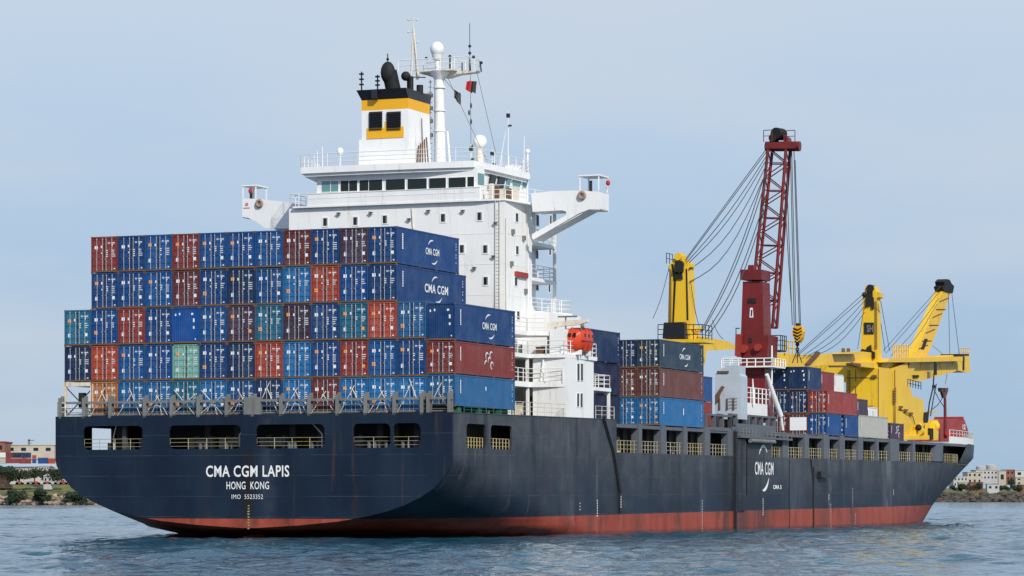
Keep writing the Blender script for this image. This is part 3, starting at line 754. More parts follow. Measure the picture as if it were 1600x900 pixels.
def container(u, v, z, l, w_, h_, col, label, group, ends='door', marks=None, cat='shipping container', logo_end=False):
    base = (u, v, z); root = thing('shipping_container', label, cat, base, group)
    g = rnd.uniform(.82, 1.2); g *= .78 if marks in ('logo', 'biglogo', 'logo2') else 1; c = tuple(min(1, q * g) for q in COLS[col])
    me = cmesh('body', (round(l, 2), round(w_, 2), round(h_, 2), ends), lambda: body_mesh(l, w_, h_, ends))
    newo('container_body', me, root, c)
    if ends == 'door':
        var = rnd.randrange(11)
        for s_ in (0, 1):
            d = newo('door', cmesh('door', (round(w_, 2), round(h_, 2), s_, var), lambda: door_mesh(w_, h_, s_, var)), root, c)
            bm_ = cmesh('bar', (round(h_, 2),), lambda: bar_mesh(h_))
            W = w_ / 2 - .11; y0 = .10 if s_ == 0 else w_ / 2 + .012
            for q in ((.38, .86) if s_ == 0 else (.14, .62)): newo('locking_bar', bm_, d, None, (.0, y0 + W * q, 0))
    if marks: side_marks(root, l, h_, marks)
    return root
ORD = ['first', 'second', 'third', 'fourth', 'fifth', 'sixth', 'seventh', 'eighth', 'ninth', 'tenth', 'eleventh', 'twelfth', 'thirteenth', 'fourteenth']
U0 = .8; PW = 2.446; VR = .12
rowsC = {
 'top': (21.2, 2.87, 1, 'red blue mblue red mblue blue mblue maroon blue purple blue'.split()),
 'second': (18.28, 2.88, 1, 'blue blue mblue maroon blue navy mblue lblue redor blue blue'.split()),
 'third': (15.37, 2.88, 0, 'teal blue red blue bblue mblue purple teal purple blue teal redor steel blue'.split()),
 'fourth': (12.47, 2.86, 0, 'navy redor mblue blue mint blue navy redor lblue blue red mblue blue red'.split()),
 'bottom': (9.62, 2.82, 1, 'orbr lblue lblue teal lblue mblue navy lblue maroon lblue lblue lblue mblue'.split())}
for name, (z, h_, c0, cols) in rowsC.items():
    for i, cname in enumerate(cols):
        c = c0 + i; v = VR + (13 - c) * PW; l = 12.19; ends = 'door'; marks = None; zz, hh = z, h_
        if c == 13 and name == 'fourth': zz, hh = 12.63, 2.52
        if c == 13 and name == 'bottom': zz, hh = 10.15, 2.44; marks = 'dot'; cname = 'sblue'
        if c == 13 and name == 'third': zz, hh = 15.2, 2.88; ends = 'wall'; marks = 'logo2'
        if c == 4 and name == 'third': ends = 'wall'
        if c == 13 and name == 'fourth': marks = 'red'
        if c == 11 and name == 'top': marks = 'logo'
        if c == 11 and name == 'second': marks = 'biglogo'; l = 13.7
        if c == 12 and name == 'third': pass
        n_ = len(cols)
        pos = ('%s from the left' % ORD[i]) if i < n_ - 1 else 'last on the right'
        if i == 0: pos = 'leftmost'
        lb = '%s shipping container, %s in the %s tier of the stern stack' % (CN[cname], pos, name)
        fam = lambda q: 'blue' if 'blue' in CN[q] else CN[q].replace('brick ', '').replace('orange-', '')
        if [fam(q) for q in cols].count(fam(cname)) == 1: lb = 'the only %s shipping container in the %s tier of the stern stack' % (CN[cname], name)
        elif c == 13 or (c == 11 and name in ('top', 'second')): lb = '%s shipping container showing its long side, %s tier of the stern stack' % (CN[cname], name)
        elif c == 0: lb = '%s shipping container hanging over the outermost column, %s tier of the stern stack' % (CN[cname], name)
        container(U0 + rnd.uniform(-.05, .06), v + rnd.uniform(-.012, .012), zz, l, PW - .05, hh, cname, lb, 'containers stacked above the stern', ends, marks)
# block behind the house (two columns, three tiers) ----------------
ub = 48.0
for t, (z, h_, a, b, mk_) in enumerate(((14.95, 2.58, 'slate', 'navy', 'logo2'), (12.3, 2.6, 'brown', 'brown', None), (9.72, 2.55, 'skyb', 'lblue', 'plate'))):
    tn = ('top', 'middle', 'bottom')[t]
    container(ub, .05, z, 12.5, 2.22, h_, a, '%s container on the outer side, %s tier of the block behind the white house' % (CN[a], tn), 'containers amidships', 'door', mk_ or 'none')
    container(ub, 2.33, z, 12.5, 2.22, h_, b, '%s container beside the outer one in the %s tier of the mid-ship block' % (CN[b], tn), 'containers amidships')
container(37.2, 3.75, 15.3, 10.4, 2.4, 2.85, 'navy', 'dark container whose side shows just right of the orange lifeboat', 'containers amidships', 'door', 'none')
container(37.2, 3.75, 12.4, 10.4, 2.4, 2.85, 'dnavy', 'very dark container under the navy one, behind the white house balconies', 'containers amidships')
container(37.2, 3.75, 9.6, 10.4, 2.4, 2.75, 'dnavy', 'very dark container at deck level behind the white posts of the house', 'containers amidships')
# glimpsed stack by the pale casing
container(64.2, 1.4, 12.4, 3.0, 2.3, 2.4, 'blue', 'small blue container end glimpsed beside the pale grey casing', 'containers amidships')
container(64.2, 1.4, 9.85, 3.0, 2.3, 2.5, 'red', 'small red container end glimpsed beside the pale grey casing', 'containers amidships')
# forward block ----------------------------------------------------
uf = 102.3; pw = 2.17; g3 = 'containers on the foredeck'
def fc(col_i, z, l, h_, c, label, ends='door', marks=None, du=0):
    return container(uf + du, .06 + col_i * pw, z, l, pw - .06, h_, c, label, g3, ends, marks)
fc(1, 14.72, 5.2, 2.52, 'navy', 'navy container, outer one of the top tier beside the red crane', 'wall', 'none')
fc(2, 14.72, 5.2, 2.52, 'navy', 'navy container at the top tier, nearer the red crane', 'wall')
fc(0, 12.2, 5.9, 2.46, 'red', 'brick red container with door bars, aft of another red one in the middle tier', 'door', 'none')
fc(0, 12.2, 5.8, 2.46, 'dred', 'dull red container right behind the brick red one with door bars', 'door', None, 6.0)
fc(1, 12.2, 5.9, 2.46, 'navy', 'navy container of the middle tier beside the brick red one')
fc(2, 12.2, 5.9, 2.46, 'navy', 'navy container of the middle tier behind the white slanted post')
fc(0, 9.85, 5.6, 2.32, 'blue', 'blue container with white markings on its door, bottom tier under the red ones', 'door', 'none')
fc(0, 9.85, 5.4, 2.32, 'blue', 'second blue container of the bottom tier, next to the light grey one', 'door', 'none', 6.9)
c_ = fc(1, 9.85, 5.6, 2.32, 'brown', 'dark brown container carrying a white door panel, bottom tier')
mb = MB(); mb.box((-.03, .12, .55), (-.005, pw - .2, 1.95)); mb.build('white_panel', M['wlabel'], None); o = bpy.data.objects['white_panel']; o.location = (0, 0, 0); o.rotation_euler = (0, 0, 0); o.parent = c_
fc(2, 9.85, 5.6, 2.32, 'maroon', 'maroon container at the foot of the white slanted post, bottom tier')
a = onv(1346, 685, .1)[0]; b = onv(1387, 685, .1)[0]
g_ = container(a - 1.2, .1, 9.85, b - a + 1.2, 2.17, 2.5, 'grey', 'light grey container on the foredeck below the yellow crane house', g3, 'door', 'dot')
a = onv(1395, 685, .6)[0]; b = onv(1416, 685, .6)[0]
container(a, .9, 9.85, b - a, 2.1, 2.0, 'purple', 'small purple-brown container with red and white marks near the yellow winches', g3, 'door', 'red')
a = onv(1340, 651, 2.3)[0]; b = onv(1357, 651, 2.3)[0]
container(a, 2.4, 12.2, b - a, 2.1, 2.2, 'purple', 'dark purple-brown container on the grey one, next to white cabinets', g3, 'door', 'none')
a = onv(1282, 612, 2.3)[0]; b = onv(1303, 612, 2.3)[0]; c2 = onv(1318, 612, 2.3)[0]
container(a, 2.3, 14.75, b - a, 2.1, 2.2, 'dred', 'dull red container behind the navy pair at the top tier', g3, 'wall', 'none')
container(b + .1, 2.3, 14.75, c2 - b, 2.1, 2.1, 'white', 'white container with dark lettering at the top tier beside the yellow crane', g3, 'wall', 'none')
for x0, x1, y0, y1, q in ((1355, 1361, 637, 653, 'narrow white cabinet left of its twin beside the yellow crane house'), (1363, 1371, 638.5, 654, 'cream cabinet standing right beside the yellow crane house wall')):
    p = PV(x0, y1, 2.5); p2 = PV(x1, y0, 2.5); mb = MB(); mb.box((p[0], 2.5, p[2] - 2.3), (p2[0], 3.7, p2[2])); mb.box((p[0] - .05, 2.45, p2[2]), (p2[0] + .05, 3.75, p2[2] + .08)); mb.box((p[0] + .2, 2.47, p[2] + .2), (p[0] + .28, 2.5, p2[2] - .3), 1)
    root = thing('cabinet', q, 'cabinet', (p[0], 2.5, p[2] - 2.3), 'cabinets by the yellow crane'); mb.build('cabinet_body', [M['white'], M['dark']], root)
# lashing bridge at the stern ---------------------------------------
mb = MB(); zr = 9.66
lash = mb
zb_ = 10.75
mb.box((.15, .1, zb_ - .09), (.33, 34.6, zb_ + .09))
mb.box((.55, .1, zb_ - 1.0), (.6, 34.6, zb_ - .9))
for zq in (9.95, 10.3): mb.tube((.2, .1, zq), (.2, 34.6, zq), .025, 4)
lo = mb.build('lashing_bridge', M['grey'], ship)
k = 0; x_list = [94, 112, 131, 170, 187, 210, 228, 269, 311, 355, 388, 397, 440, 484, 528, 563, 572, 617, 660, 669, 703, 711][:]
posts = [93.5, 110.5, 130, 167, 185, 227.5, 269, 311.5, 355, 396.5, 430, 440, 484, 528, 572, 617, 662, 671, 702]
for x in [95, 132, 173, 227, 269, 311, 355, 396, 440, 484, 528, 572, 617, 660, 670, 703]:
    v = onu(x, 640, .2)[0]; mb = MB(); wd = .13
    mb.box((-.0, v - wd, 9.5), (.12, v + wd, 11.15)); mb.box((.4, v - wd, 9.5), (.55, v + wd, 11.3)); mb.box((.1, v - .04, 9.6), (.45, v + .04, 11.1))
    mb.build('lashing_post', M['grey'], lo)
mb = MB(); v = onu(394, 640, .1)[0]; mb.box((.0, v - .7, 9.6), (.5, v + .7, 11.0)); mb.build('gear_locker', M['grey'], lo)
for i in range(13):
    c = i + 1; v = VR + (13 - c) * PW; mb = MB(); zt = 12.3
    a_ = .55 if rnd.random() < .7 else .9
    mb.tube((.35, v + .15, 9.7), (.72, v + PW * a_, 11.4 + rnd.uniform(-.3, .9)), .03, 5); mb.tube((.35, v + PW - .25, 9.7), (.72, v + PW * (1 - a_), 11.4 + rnd.uniform(-.3, .9)), .03, 5)
    if rnd.random() < .5: mb.path([(.3, v + .6, 9.7), (.3, v + .8, 10.4), (.3, v + 1.2, 10.5), (.3, v + 1.5, 9.9)], .03)
    mb.build('lashing_rods', M['whitedirtshade'] if c > 1 else M['orbr_rod'] if 'orbr_rod' in M else M['whitedirtshade'], lo)
mb = MB(); va = onu(143, 640, U0)[0]; vb = onu(101, 640, U0)[0]     # empty cell under the outermost column
for v in (va, vb): mb.box((U0, v - .12, 9.5), (U0 + .25, v + .12, 12.4))
mb.box((U0, va, 12.1), (U0 + .3, vb, 12.42)); mb.box((U0 + .4, va, 12.15), (U0 + 12, va + .2, 12.4)); mb.box((U0 + .4, vb - .2, 12.15), (U0 + 12, vb, 12.4))
mb.box((U0 + 11.8, vb - .2, 9.5), (U0 + 12, vb, 12.2)); mb.tube((U0 + .3, va, 9.7), (U0 + .3, vb, 12.0), .05, 5, m=1); mb.tube((U0 + .3, vb, 9.7), (U0 + .3, va, 12.0), .05, 5, m=1)
mb.box((U0 + .5, (va + vb) / 2 - .25, 10.4), (U0 + .9, (va + vb) / 2 + .25, 11.6), 1)
mb.build('cell_guide', [M['whitedirtshade'], M['dark']], ship)
mb = MB(); v = onu(86, 640, .2)[0]; mb.rail([(.15, 34.6, 9.66), (.15, 33.9, 9.66)], 1.1, .7, 3, .025); mb.rail([(.15, 34.6, 9.66), (12, 34.6, 9.7)], 1.1, 2, 3, .025); mb.build('corner_railing', M['whiterail'], ship)
mb = MB()
for u, du in ((1.6, .7), (5.6, .8), (9.6, .9)):
    mb.box((u, .25, 9.6), (u + du, .9, 10.12)); mb.tube((u + du + .2, .5, 9.6), (u + du + .2, .5, 10.0), .13, 8)
mb.rail([(2.6, .15, 9.7), (13, .15, 9.78)], .42, 1.5, 2, .025); mb.build('deck_gear', M['green'], ship)
for q0_, q1_ in ((13.2, 24.4), (31.6, 36.2)):
    mb = MB(); mb.rail([(q0_, .15, 9.64 + .0085 * q0_), (q1_, .15, 9.64 + .0085 * q1_)], 1.1, 1.5, 3, .022); mb.build('deck_railing', M['whitedirtshade'], ship)
# ------------------------------------------------------------------ accommodation tower
UA = 25.0
v788 = onu(788, 400, UA)[0]; v451 = onu(451.6, 340, UA)[0]
ZBR = 28.25
mb = MB()
mb.box((UA, v788, 9.5), (31.3, v451, ZBR)); mb.box((31.32, v788 + 1.9, 9.5), (37, v451, ZBR - .01))
mb.box((29.0, 3.4, 9.5), (36.6, v788 + .2, 19.0))
for zz in (12.55, 15.2, 17.75, 20.3, 22.9, 25.5):     # weld seams, proud of the plating
    mb.box((UA - .018, v788 + .01, zz), (UA, v451 - .01, zz + .035)); mb.box((UA + .02, v788 - .018, zz), (31.2, v788, zz + .035))
for vv in (v788 + .9, v788 + 4.2, v788 + 9.1, v788 + 14): mb.box((UA - .015, vv, 9.6), (UA, vv + .035, ZBR - .2))
house = mb.build('accommodation_tower', M['white'], ship)
def win_u(x0, y0, x1, y1, u, parent, name='window', gl='glass', fr=.09):
    va, zb = onu(x1, y1, u); vb, zt = onu(x0, y0, u); mb = MB()
    mb.box((u - .045, va - fr, zb - fr), (u - .002, vb + fr, zb)); mb.box((u - .045, va - fr, zt), (u - .002, vb + fr, zt + fr))
    mb.box((u - .045, va - fr, zb), (u - .002, va, zt)); mb.box((u - .045, vb, zb), (u - .002, vb + fr, zt))
    mb.box((u - .02, va, zb), (u - .004, vb, zt), 1)
    if fr > .05: mb.box((u - .026, va + .02, zb), (u - .0205, va + (vb - va) * .3, zt), 2)
    return mb.build(name, [M['white'], M[gl], M['grey']], parent)
def win_v(x0, y0, x1, y1, v, parent, name='window', gl='glass', fr=.08):
    ua, zb = onv(x0, y1, v); ub_, zt = onv(x1, y0, v); mb = MB()
    mb.box((ua - fr, v - .045, zb - fr), (ub_ + fr, v - .002, zb)); mb.box((ua - fr, v - .045, zt), (ub_ + fr, v - .002, zt + fr))
    mb.box((ua - fr, v - .045, zb), (ua, v - .002, zt)); mb.box((ub_, v - .045, zb), (ub_ + fr, v - .002, zt)); mb.box((ua, v - .02, zb), (ub_, v - .004, zt), 1)
    return mb.build(name, [M['white'], M[gl]], parent)
for x, y in ((508.5, 347), (555.5, 345.5), (601.5, 343), (692.5, 340.5), (749.5, 338), (722, 389), (758.5, 389.3), (759, 439)):
    win_u(x - 3.4, y - 6, x + 3.4, y + 6, UA, house)
for x, y, hh in ((807, 340, 6), (807.5, 391, 6), (805.5, 440, 6), (809, 493, 6)): win_v(x - 1.9, y - hh, x + 2.4, y + hh, v788, house)
vw = v788 + 1.9
for x, y in ((839.5, 345), (838.5, 396), (839, 446), (838, 494)): win_v(x - 1.8, y - 8, x + 1.8, y + 7, vw, house, 'door', 'dark')
for x, y in ((860, 343), (859, 392), (858, 450)): win_v(x - 1.6, y - 6, x + 1.6, y + 6, vw, house)
mb = MB(); p = PV(812, 429, v788); mb.box((p[0] - 1.2, v788 - .25, p[2] - .22), (p[0] + 1.4, v788 - .02, p[2] + .2)); mb.build('red_box', M['redhouse'], house)
mb = MB(); a = P(644, 325, UA); b = P(646, 357, UA); mb.tube((UA - .08, a[1], a[2]), (UA - .08, b[1], b[2]), .05, 6); a = PV(789, 340, v788); mb.tube((UA + .15, v788 - .1, a[2]), (UA + .15, v788 - .1, 10), .06, 6); mb.build('drain_pipe', M['whitedirtshade'], house)
mb = MB()
for k in range(60): z = 9.8 + k * .3; mb.box((UA - .16, v788 + .35, z), (UA - .13, v788 + .75, z + .03))
for vv in (v788 + .35, v788 + .75): mb.box((UA - .17, vv - .02, 9.7), (UA - .12, vv + .02, ZBR))
mb.build('wall_ladder', M['whitedirtshade'], house)
for x, y in ((530, 335), (580, 334), (670, 331), (724, 331), (640, 344), (775, 350), (772, 402), (742, 420)):
    p = P(x, y, UA); mb = MB(); mb.box((UA - .22, p[1] - .1, p[2] - .08), (UA - .02, p[1] + .1, p[2] + .1)); mb.box((UA - .3, p[1] - .16, p[2] + .1), (UA - .02, p[1] + .16, p[2] + .15)); mb.build('wall_lamp', M['grey'], house)
for x, y in ((800, 362), (817, 372), (798, 412), (820, 455)):
    p = PV(x, y, v788); mb = MB(); mb.box((p[0] - .2, v788 - .2, p[2] - .2), (p[0] + .2, v788 - .02, p[2] + .2)); mb.build('wall_vent', M['grey'], house)
mb = MB()
for dx in (0, .3): mb.tube((29.9 + dx, v788 - .1, 9.7), (29.9 + dx, v788 - .1, ZBR - .1), .05, 6)
mb.build('wall_pipe', M['white'], house)
# side balconies
def slab(name, poly, z0, z1, parent, rp=None, m='white', h=1.1, sp=1.3):
    mb = MB(); mb.prism([(a, b, z0) for a, b in poly], (0, 0, z1 - z0)); o = mb.build(name, M[m], parent)
    if rp:
        mb = MB(); mb.rail([(a, b, z1) for a, b in rp], h, sp, 3, .03, 0, .04); mb.build('railing', M['whiterail'], o)
    return o
ve = v788
for z, out_ in ((25.3, 0), (22.2, 0), (19.3, 1.6)):
    poly = [(31.35, ve), (37.2 - out_ * .2, ve - out_), (37.2, ve + 2.2), (31.35, ve + 1.95)]
    slab('balcony', poly, z - .28, z, house, [(31.4, ve + .05), (37.1 - out_ * .2, ve - out_ + .05), (37.15, ve + 1.9)])
mb = MB(); mb.box((36.95, ve + .0, 9.5), (37.15, ve + .25, ZBR)); mb.box((31.4, ve - .02, 16.8), (31.6, ve + .2, 19.05)); mb.build('corner_post', M['white'], house)
mb = MB(); mb.prism([(31.4, ve, 19.02), (36.8, ve - 1.4, 19.02), (31.4, ve, 17.6)], (0, .15, 0)); mb.build('balcony_bracket', M['white'], house)
# lower decks on the starboard side
hs = MB()
hs.box((24.7, .18, 9.7), (31.2, 3.2, 14.85))
lowhouse = hs.build('deckhouse', M['white'], ship)
for x0, x1, y0, y1 in ((901.3, 905.2, 568.5, 594.5), (906.8, 910.6, 568.5, 594.5), (901, 904.6, 615, 635), (906.3, 910, 615, 636)): win_v(x0, y0, x1, y1, .18, lowhouse, gl='glass', fr=.05)
yv = 3.35
slab('side_deck', [(19.5, yv), (24.3, yv), (24.68, .3), (24.69, 5.85), (19.5, 5.85)], 12.42, 12.86, house, [(19.5, yv + .06), (24.2, yv + .06), (24.5, .4)])
slab('side_deck', [(19.5, yv), (24.2, yv), (24.6, .25), (31.6, .0), (33, .9), (33, 5.8), (19.5, 5.8)], 14.87, 15.2, house, [(19.5, yv + .06), (24.1, yv + .06), (24.5, .33), (31.6, .1), (32.9, .95)])
slab('side_deck', [(20, yv + .2), (23.9, yv), (24.6, 1.9), (27.2, 1.9), (27.2, 5.8), (20, 5.8)], 16.75, 17.1, house, [(20, yv + .26), (23.9, yv + .06), (24.5, 2.0)])
slab('side_deck', [(31.22, .2), (35.6, .2), (35.6, 5.8), (31.22, 5.8)], 12.35, 12.65, house, [(31.3, .3), (35.5, .3), (35.5, 3)])
mb = MB()
for u, v, z0, z1 in ((35.4, .3, 9.9, 12.35), (20.2, yv + .1, 9.6, 12.42), (24.3, yv + .1, 9.6, 12.4), (24.2, yv + .1, 12.86, 14.9), (27.0, 2.0, 15.2, 16.8), (21, 5.0, 12.8, 14.9)): mb.box((u, v, z0), (u + .25, v + .22, z1))
mb.tube((24.9, 3.0, 9.8), (24.6, 2.2, 14.8), .1, 8)
mb.build('deck_stanchions', M['white'], house)
mb = MB(); mb.box((19.4, 5.85, 9.6), (25, 6.1, 17.4)); mb.build('side_bulkhead', M['whitedirtshade'], house)  # deck shade on wall and ribs is put into this duller white
mb = MB()
for u in np.arange(20.2, 25, .9): mb.box((u, 5.72, 9.8), (u + .08, 5.85, 17.2))
for z in (10.6, 13.6, 15.9): mb.tube((19.5, 5.6, z), (25, 5.6, z), .07, 6)
mb.build('bulkhead_stiffeners', M['whitedirtshade'], house)
for u, v, z, a_, b_, c_, mt, nm in ((20.6, 4.9, 9.7, .9, .7, 1.1, 'grey', 'deck_locker'), (22.4, 4.6, 9.7, 1.1, .8, .9, 'darkhull', 'deck_winch'), (24.2, 4.2, 9.7, .6, .8, 1.3, 'whitedirtshade', 'deck_locker'), (23.4, 4.6, 12.86, .5, .6, 1.0, 'redhouse', 'fire_locker'), (25.6, 1.6, 12.86, .5, .5, .9, 'darkhull', 'deck_winch'), (21.2, 4.9, 12.86, .8, .5, .8, 'darkhull', 'deck_locker'), (33.5, 2.6, 9.7, .8, .9, 1.5, 'rusty', 'deck_winch'), (34.2, 2.2, 12.65, .8, .9, 1.9, 'amber', 'fire_locker'), (22.0, 4.6, 15.2, .5, .6, .9, 'grey', 'deck_locker'), (25.4, 2.7, 15.2, .8, .5, .6, 'rusty', 'deck_winch')):
    mb = MB(); mb.box((u, v, z), (u + a_, v + b_, z + c_)); mb.box((u - .05, v - .05, z + c_), (u + a_ + .05, v + b_ + .05, z + c_ + .06)); mb.tube((u + a_ * .5, v - .12, z + c_ * .5), (u + a_ * .5, v, z + c_ * .5), .2, 8)
    mb.build(nm, M[mt], house)
for x, y in ((815, 545), (846, 571)): win_v(x - 3, y - 6, x + 3, y + 7, 5.82 if x < 830 else 5.83, house, 'door', 'dark')
mb = MB(); mb.box((28.9, 3.6, 9.7), (28.99, 5.2, 11.8)); mb.box((28.9, 3.7, 12.9), (28.99, 4.7, 14.6)); mb.build('dark_doorway', M['dark'], house)
# white locker and davit of the lifeboat
a = P(860, 514, 25.2); b = P(879, 553, 25.2); mb = MB(); mb.box((25.0, b[1], b[2] - .4), (28.2, a[1], a[2])); mb.build('locker', M['white'], house)
dv = thing('boat_davit', 'white boat davit reaching over the orange lifeboat', 'davit', (26, 2.2, 17))
mb = MB(); p = [P(858, 505, 26.5), P(880, 501, 26.5), P(916, 499, 26.5), P(918, 503, 26.5), P(905, 507, 26.5), P(862, 512, 26.5)]
mb.prism(p, (.35, 0, 0)); p = P(866, 530, 26.5); q = P(868, 505, 26.5); mb.box((26.4, p[1], p[2] - 1.2), (27, p[1] + .6, q[2])); mb.build('davit_arm', M['whitedirtshade'], dv)
mb = MB(); a = P(912, 502, 26.6); b = P(908, 517, 26.6); mb.tube(a, b, .06, 6); mb.ball(((a[0] + b[0]) / 2, (a[1] + b[1]) / 2, (a[2] + b[2]) / 2), .18); a = P(884, 495, 26.6); mb.tube((26.6, a[1], a[2]), (26.6, a[1], a[2] - 1.1), .07); mb.box((26.5, a[1] - 1.0, a[2] - .05), (26.7, a[1] + .7, a[2] + .08)); mb.build('davit_tackle', M['grey'], dv)
# lifeboat
c0, z0 = onu(901.5, 538, 28); lb = thing('lifeboat', 'orange enclosed lifeboat on the white deckhouse under a davit', 'lifeboat', (28, c0, 15.3))
mb = MB(); ns, nr = 20, 14; vs = []; fs = []
hwid = 1.08; HB = 1.85
for i in range(nr + 1):
    t = -1 + 2 * i / nr; f = (1 - abs(t) ** 7) ** .5 if abs(t) < 1 else 0.0
    for k in range(ns):
        q = 2 * math.pi * k / ns; cz = math.sin(q); cy = math.cos(q); e_ = 2 / 5.5
        yy = hwid * f * math.copysign(abs(cy) ** e_, cy); zz = math.copysign(abs(cz) ** e_, cz) * HB * .52 * (f * .9 + .1 if cz > 0 else f)
        vs.append((28 + t * 1.75, c0 + yy * (1 if cz > 0 else 1 - .35 * abs(cz)), 15.35 + HB * .52 + .1 + zz))
for i in range(nr):
    for k in range(ns): fs.append((i * ns + k, (i + 1) * ns + k, (i + 1) * ns + (k + 1) % ns, i * ns + (k + 1) % ns))
mb.add(vs, fs, 0, True); mb.build('boat_hull', M['orange'], lb)
mb = MB(); zc = 15.35 + HB * .52 + .1; mb.box((26.6, c0 - hwid * 1.0 - .03, zc - .07), (29.4, c0 + hwid * 1.0 + .03, zc + .0)); mb.build('gunwale', M['redhouse'], lb)
mb = MB(); mb.box((27.6, c0 - .4, zc + HB * .45), (28.5, c0 + .4, zc + HB * .60)); mb.ball((29.1, c0 - .2, zc + .9), .22); mb.ball((26.9, c0, zc + .9), .2)
for q in (-.55, -.1, .35): mb.box((26.2, c0 + q, zc + .3), (26.34, c0 + q + .22, zc + .6), 1)
for q in (27, 27.9, 28.8): mb.box((q, c0 - 1.1, zc + .3), (q + .3, c0 - .9, zc + .55), 1)
for q in (27.3, 28.3): mb.box((q, c0 - 1.1, zc - .8), (q + .06, c0 + 1.1, zc + 1.02), 0)
mb.build('boat_hatch', [M['orange'], M['glass']], lb)
mb = MB(); mb.box((26.8, c0 - .8, 15.2), (27.1, c0 + .8, 15.6)); mb.box((29.0, c0 - .8, 15.2), (29.3, c0 + .8, 15.6)); mb.build('boat_cradle', M['white'], lb)
g = [(25.2 + .1, c0 - .2)]
# ------------------------------------------------------------------ bridge
def vx(x, u): return onu(x, 300, u)[0]
vL = vx(495, UA); vR = vx(745, UA)
mb = MB()
deckp = [(UA - .35, vx(460, UA)), (UA - .35, vx(745, UA)), (UA - .1, v788 - .1), (31.3, v788 - 1.1), (37.4, v788 - .9), (37.4, 27.5)]
mb.prism([(a, b, ZBR) for a, b in deckp], (0, 0, .16)); bd = mb.build('bridge_deck', M['white'], ship)
whp = [(UA, vL), (UA, vx(745, UA)), (UA + 1.6, vx(757, UA + 1.6)), (UA + 1.9, 8.75), (37, 8.5), (37, 27)]
mb = MB(); mb.prism([(a, b, ZBR + .16) for a, b in whp], (0, 0, 3.0))
vb0 = vx(482, UA); mb.box((UA - .3, vR - .4, ZBR + .16), (UA - .02, vb0, ZBR + 1.16)); mb.box((UA - .34, vR - .4, ZBR + 1.16), (UA + .02, vb0, ZBR + 1.22))
mb.box((UA - .32, vR, ZBR + .75), (UA - .3, vb0, ZBR + .78))
wh = mb.build('wheelhouse', M['white'], ship)
for x0, x1 in ((503, 516.5), (516.7, 529), (532.5, 545), (545.4, 558.5), (562, 576), (576.4, 597.5), (603, 633), (637, 667), (670.5, 697), (701, 728)):
    gl = 'glass_teal' if x0 < 517 else 'glass'
    t = (x0 - 503) / 254.; yt = 283.5 - 7.2 * t; yb = 299.5 - 7.0 * t
    if x0 in (503, 532.5, 562): x1 += .1
    win_u(x0, yt, x1, yb, UA, wh, gl=gl, fr=.03)
win_u(730.5, 276.5, 741, 291.5, UA, wh, fr=.03)
# chamfer window
a0 = Vector((UA, vR, 0)); b0 = Vector((UA + 1.6, vx(757, UA + 1.6), 0)); d_ = (b0 - a0); nrm = Vector((d_.y, -d_.x, 0)).normalized()
if nrm.x > 0: nrm = -nrm
mb = MB(); p0 = a0 + d_ * .12 + nrm * .02; p1 = a0 + d_ * .9 + nrm * .02
mb.prism([(p0.x, p0.y, 29.75), (p1.x, p1.y, 29.75), (p1.x, p1.y, 30.7), (p0.x, p0.y, 30.7)], tuple(nrm * .03)); mb.build('window', M['glass_teal'], wh)
for x0, x1, y0, y1 in ((762.5, 773, 275, 296), (775.5, 787.5, 276.5, 294), (789, 796.5, 277.5, 295), (799, 812, 280, 296), (814, 822, 282, 297.5)):
    vv = 8.62; a, zb = onv(x0, y1, vv); b, zt = onv(x1, y0, vv); mb = MB()
    mb.prism([(a, 8.55, zb), (b - .35, 8.55, zb), (b, 8.42, zt), (a + .35, 8.42, zt)], (0, .1, 0)); mb.build('window', M['glass_teal'] if x0 > 780 else M['glass'], wh)
# roof
rfp = [(UA - .9, vx(477, UA)), (UA - .9, vx(560, UA)), (UA - .7, vx(660, UA)), (UA - .2, vx(742, UA)), (UA + 2, 8.3), (36.0, 7.95), (38.2, 9.2), (38.2, 27.8), (UA - .6, vx(477, UA) + .1)]
zr0, zr1 = 31.15, 31.7
mb = MB(); mb.prism([(a, b, zr0) for a, b in rfp], (0, 0, zr1 - zr0))
mb.prism([(a + (31 - a) * .03, b + (16 - b) * .03, zr0 - .25) for a, b in rfp], (0, 0, .25))
roof = mb.build('bridge_roof', M['white'], ship)
mb = MB(); mb.rail([(a, b, zr1) for a, b in rfp[:-1]] + [(rfp[0][0], rfp[0][1], zr1)], 1.1, 1.4, 3, .025, 0, .03); mb.build('railing', M['whiterail'], roof)
mb = MB(); mb.prism([(34.2, 8.1, zr1), (37.0, 8.7, zr1), (37.2, 10, zr1), (34.2, 9.6, zr1)], (0, 0, .55)); mb.build('equipment_box', M['white'], roof)
# rail along the bridge deck
mb = MB(); mb.rail([(UA - .2, vR - .4, ZBR + .16), (UA, v788, ZBR + .16), (31.2, v788 - 1.0, ZBR + .16), (34, v788 - .9, ZBR + .16)], 1.15, 1.2, 3, .03, 0, .045); mb.build('railing', M['whiterail'], bd)
mb = MB(); mb.rail([(UA - .2, vb0, ZBR + .16), (UA - .2, vx(455, UA), ZBR + .16), (29, vx(455, UA), ZBR + .16)], 1.1, 1.0, 3, .025); mb.build('railing', M['whiterail'], bd)
mb = MB()
for x in (770, 778, 786, 797, 808): p = PV(x, 300, 7.2); mb.box((p[0], 7.2, ZBR + .16), (p[0] + .35, 7.6, ZBR + 1.3 + rnd.random() * .5), 1 if x in (778, 797) else 0)
mb.build('deck_fittings', [M['whitedirtshade'], M['rusty']], bd)
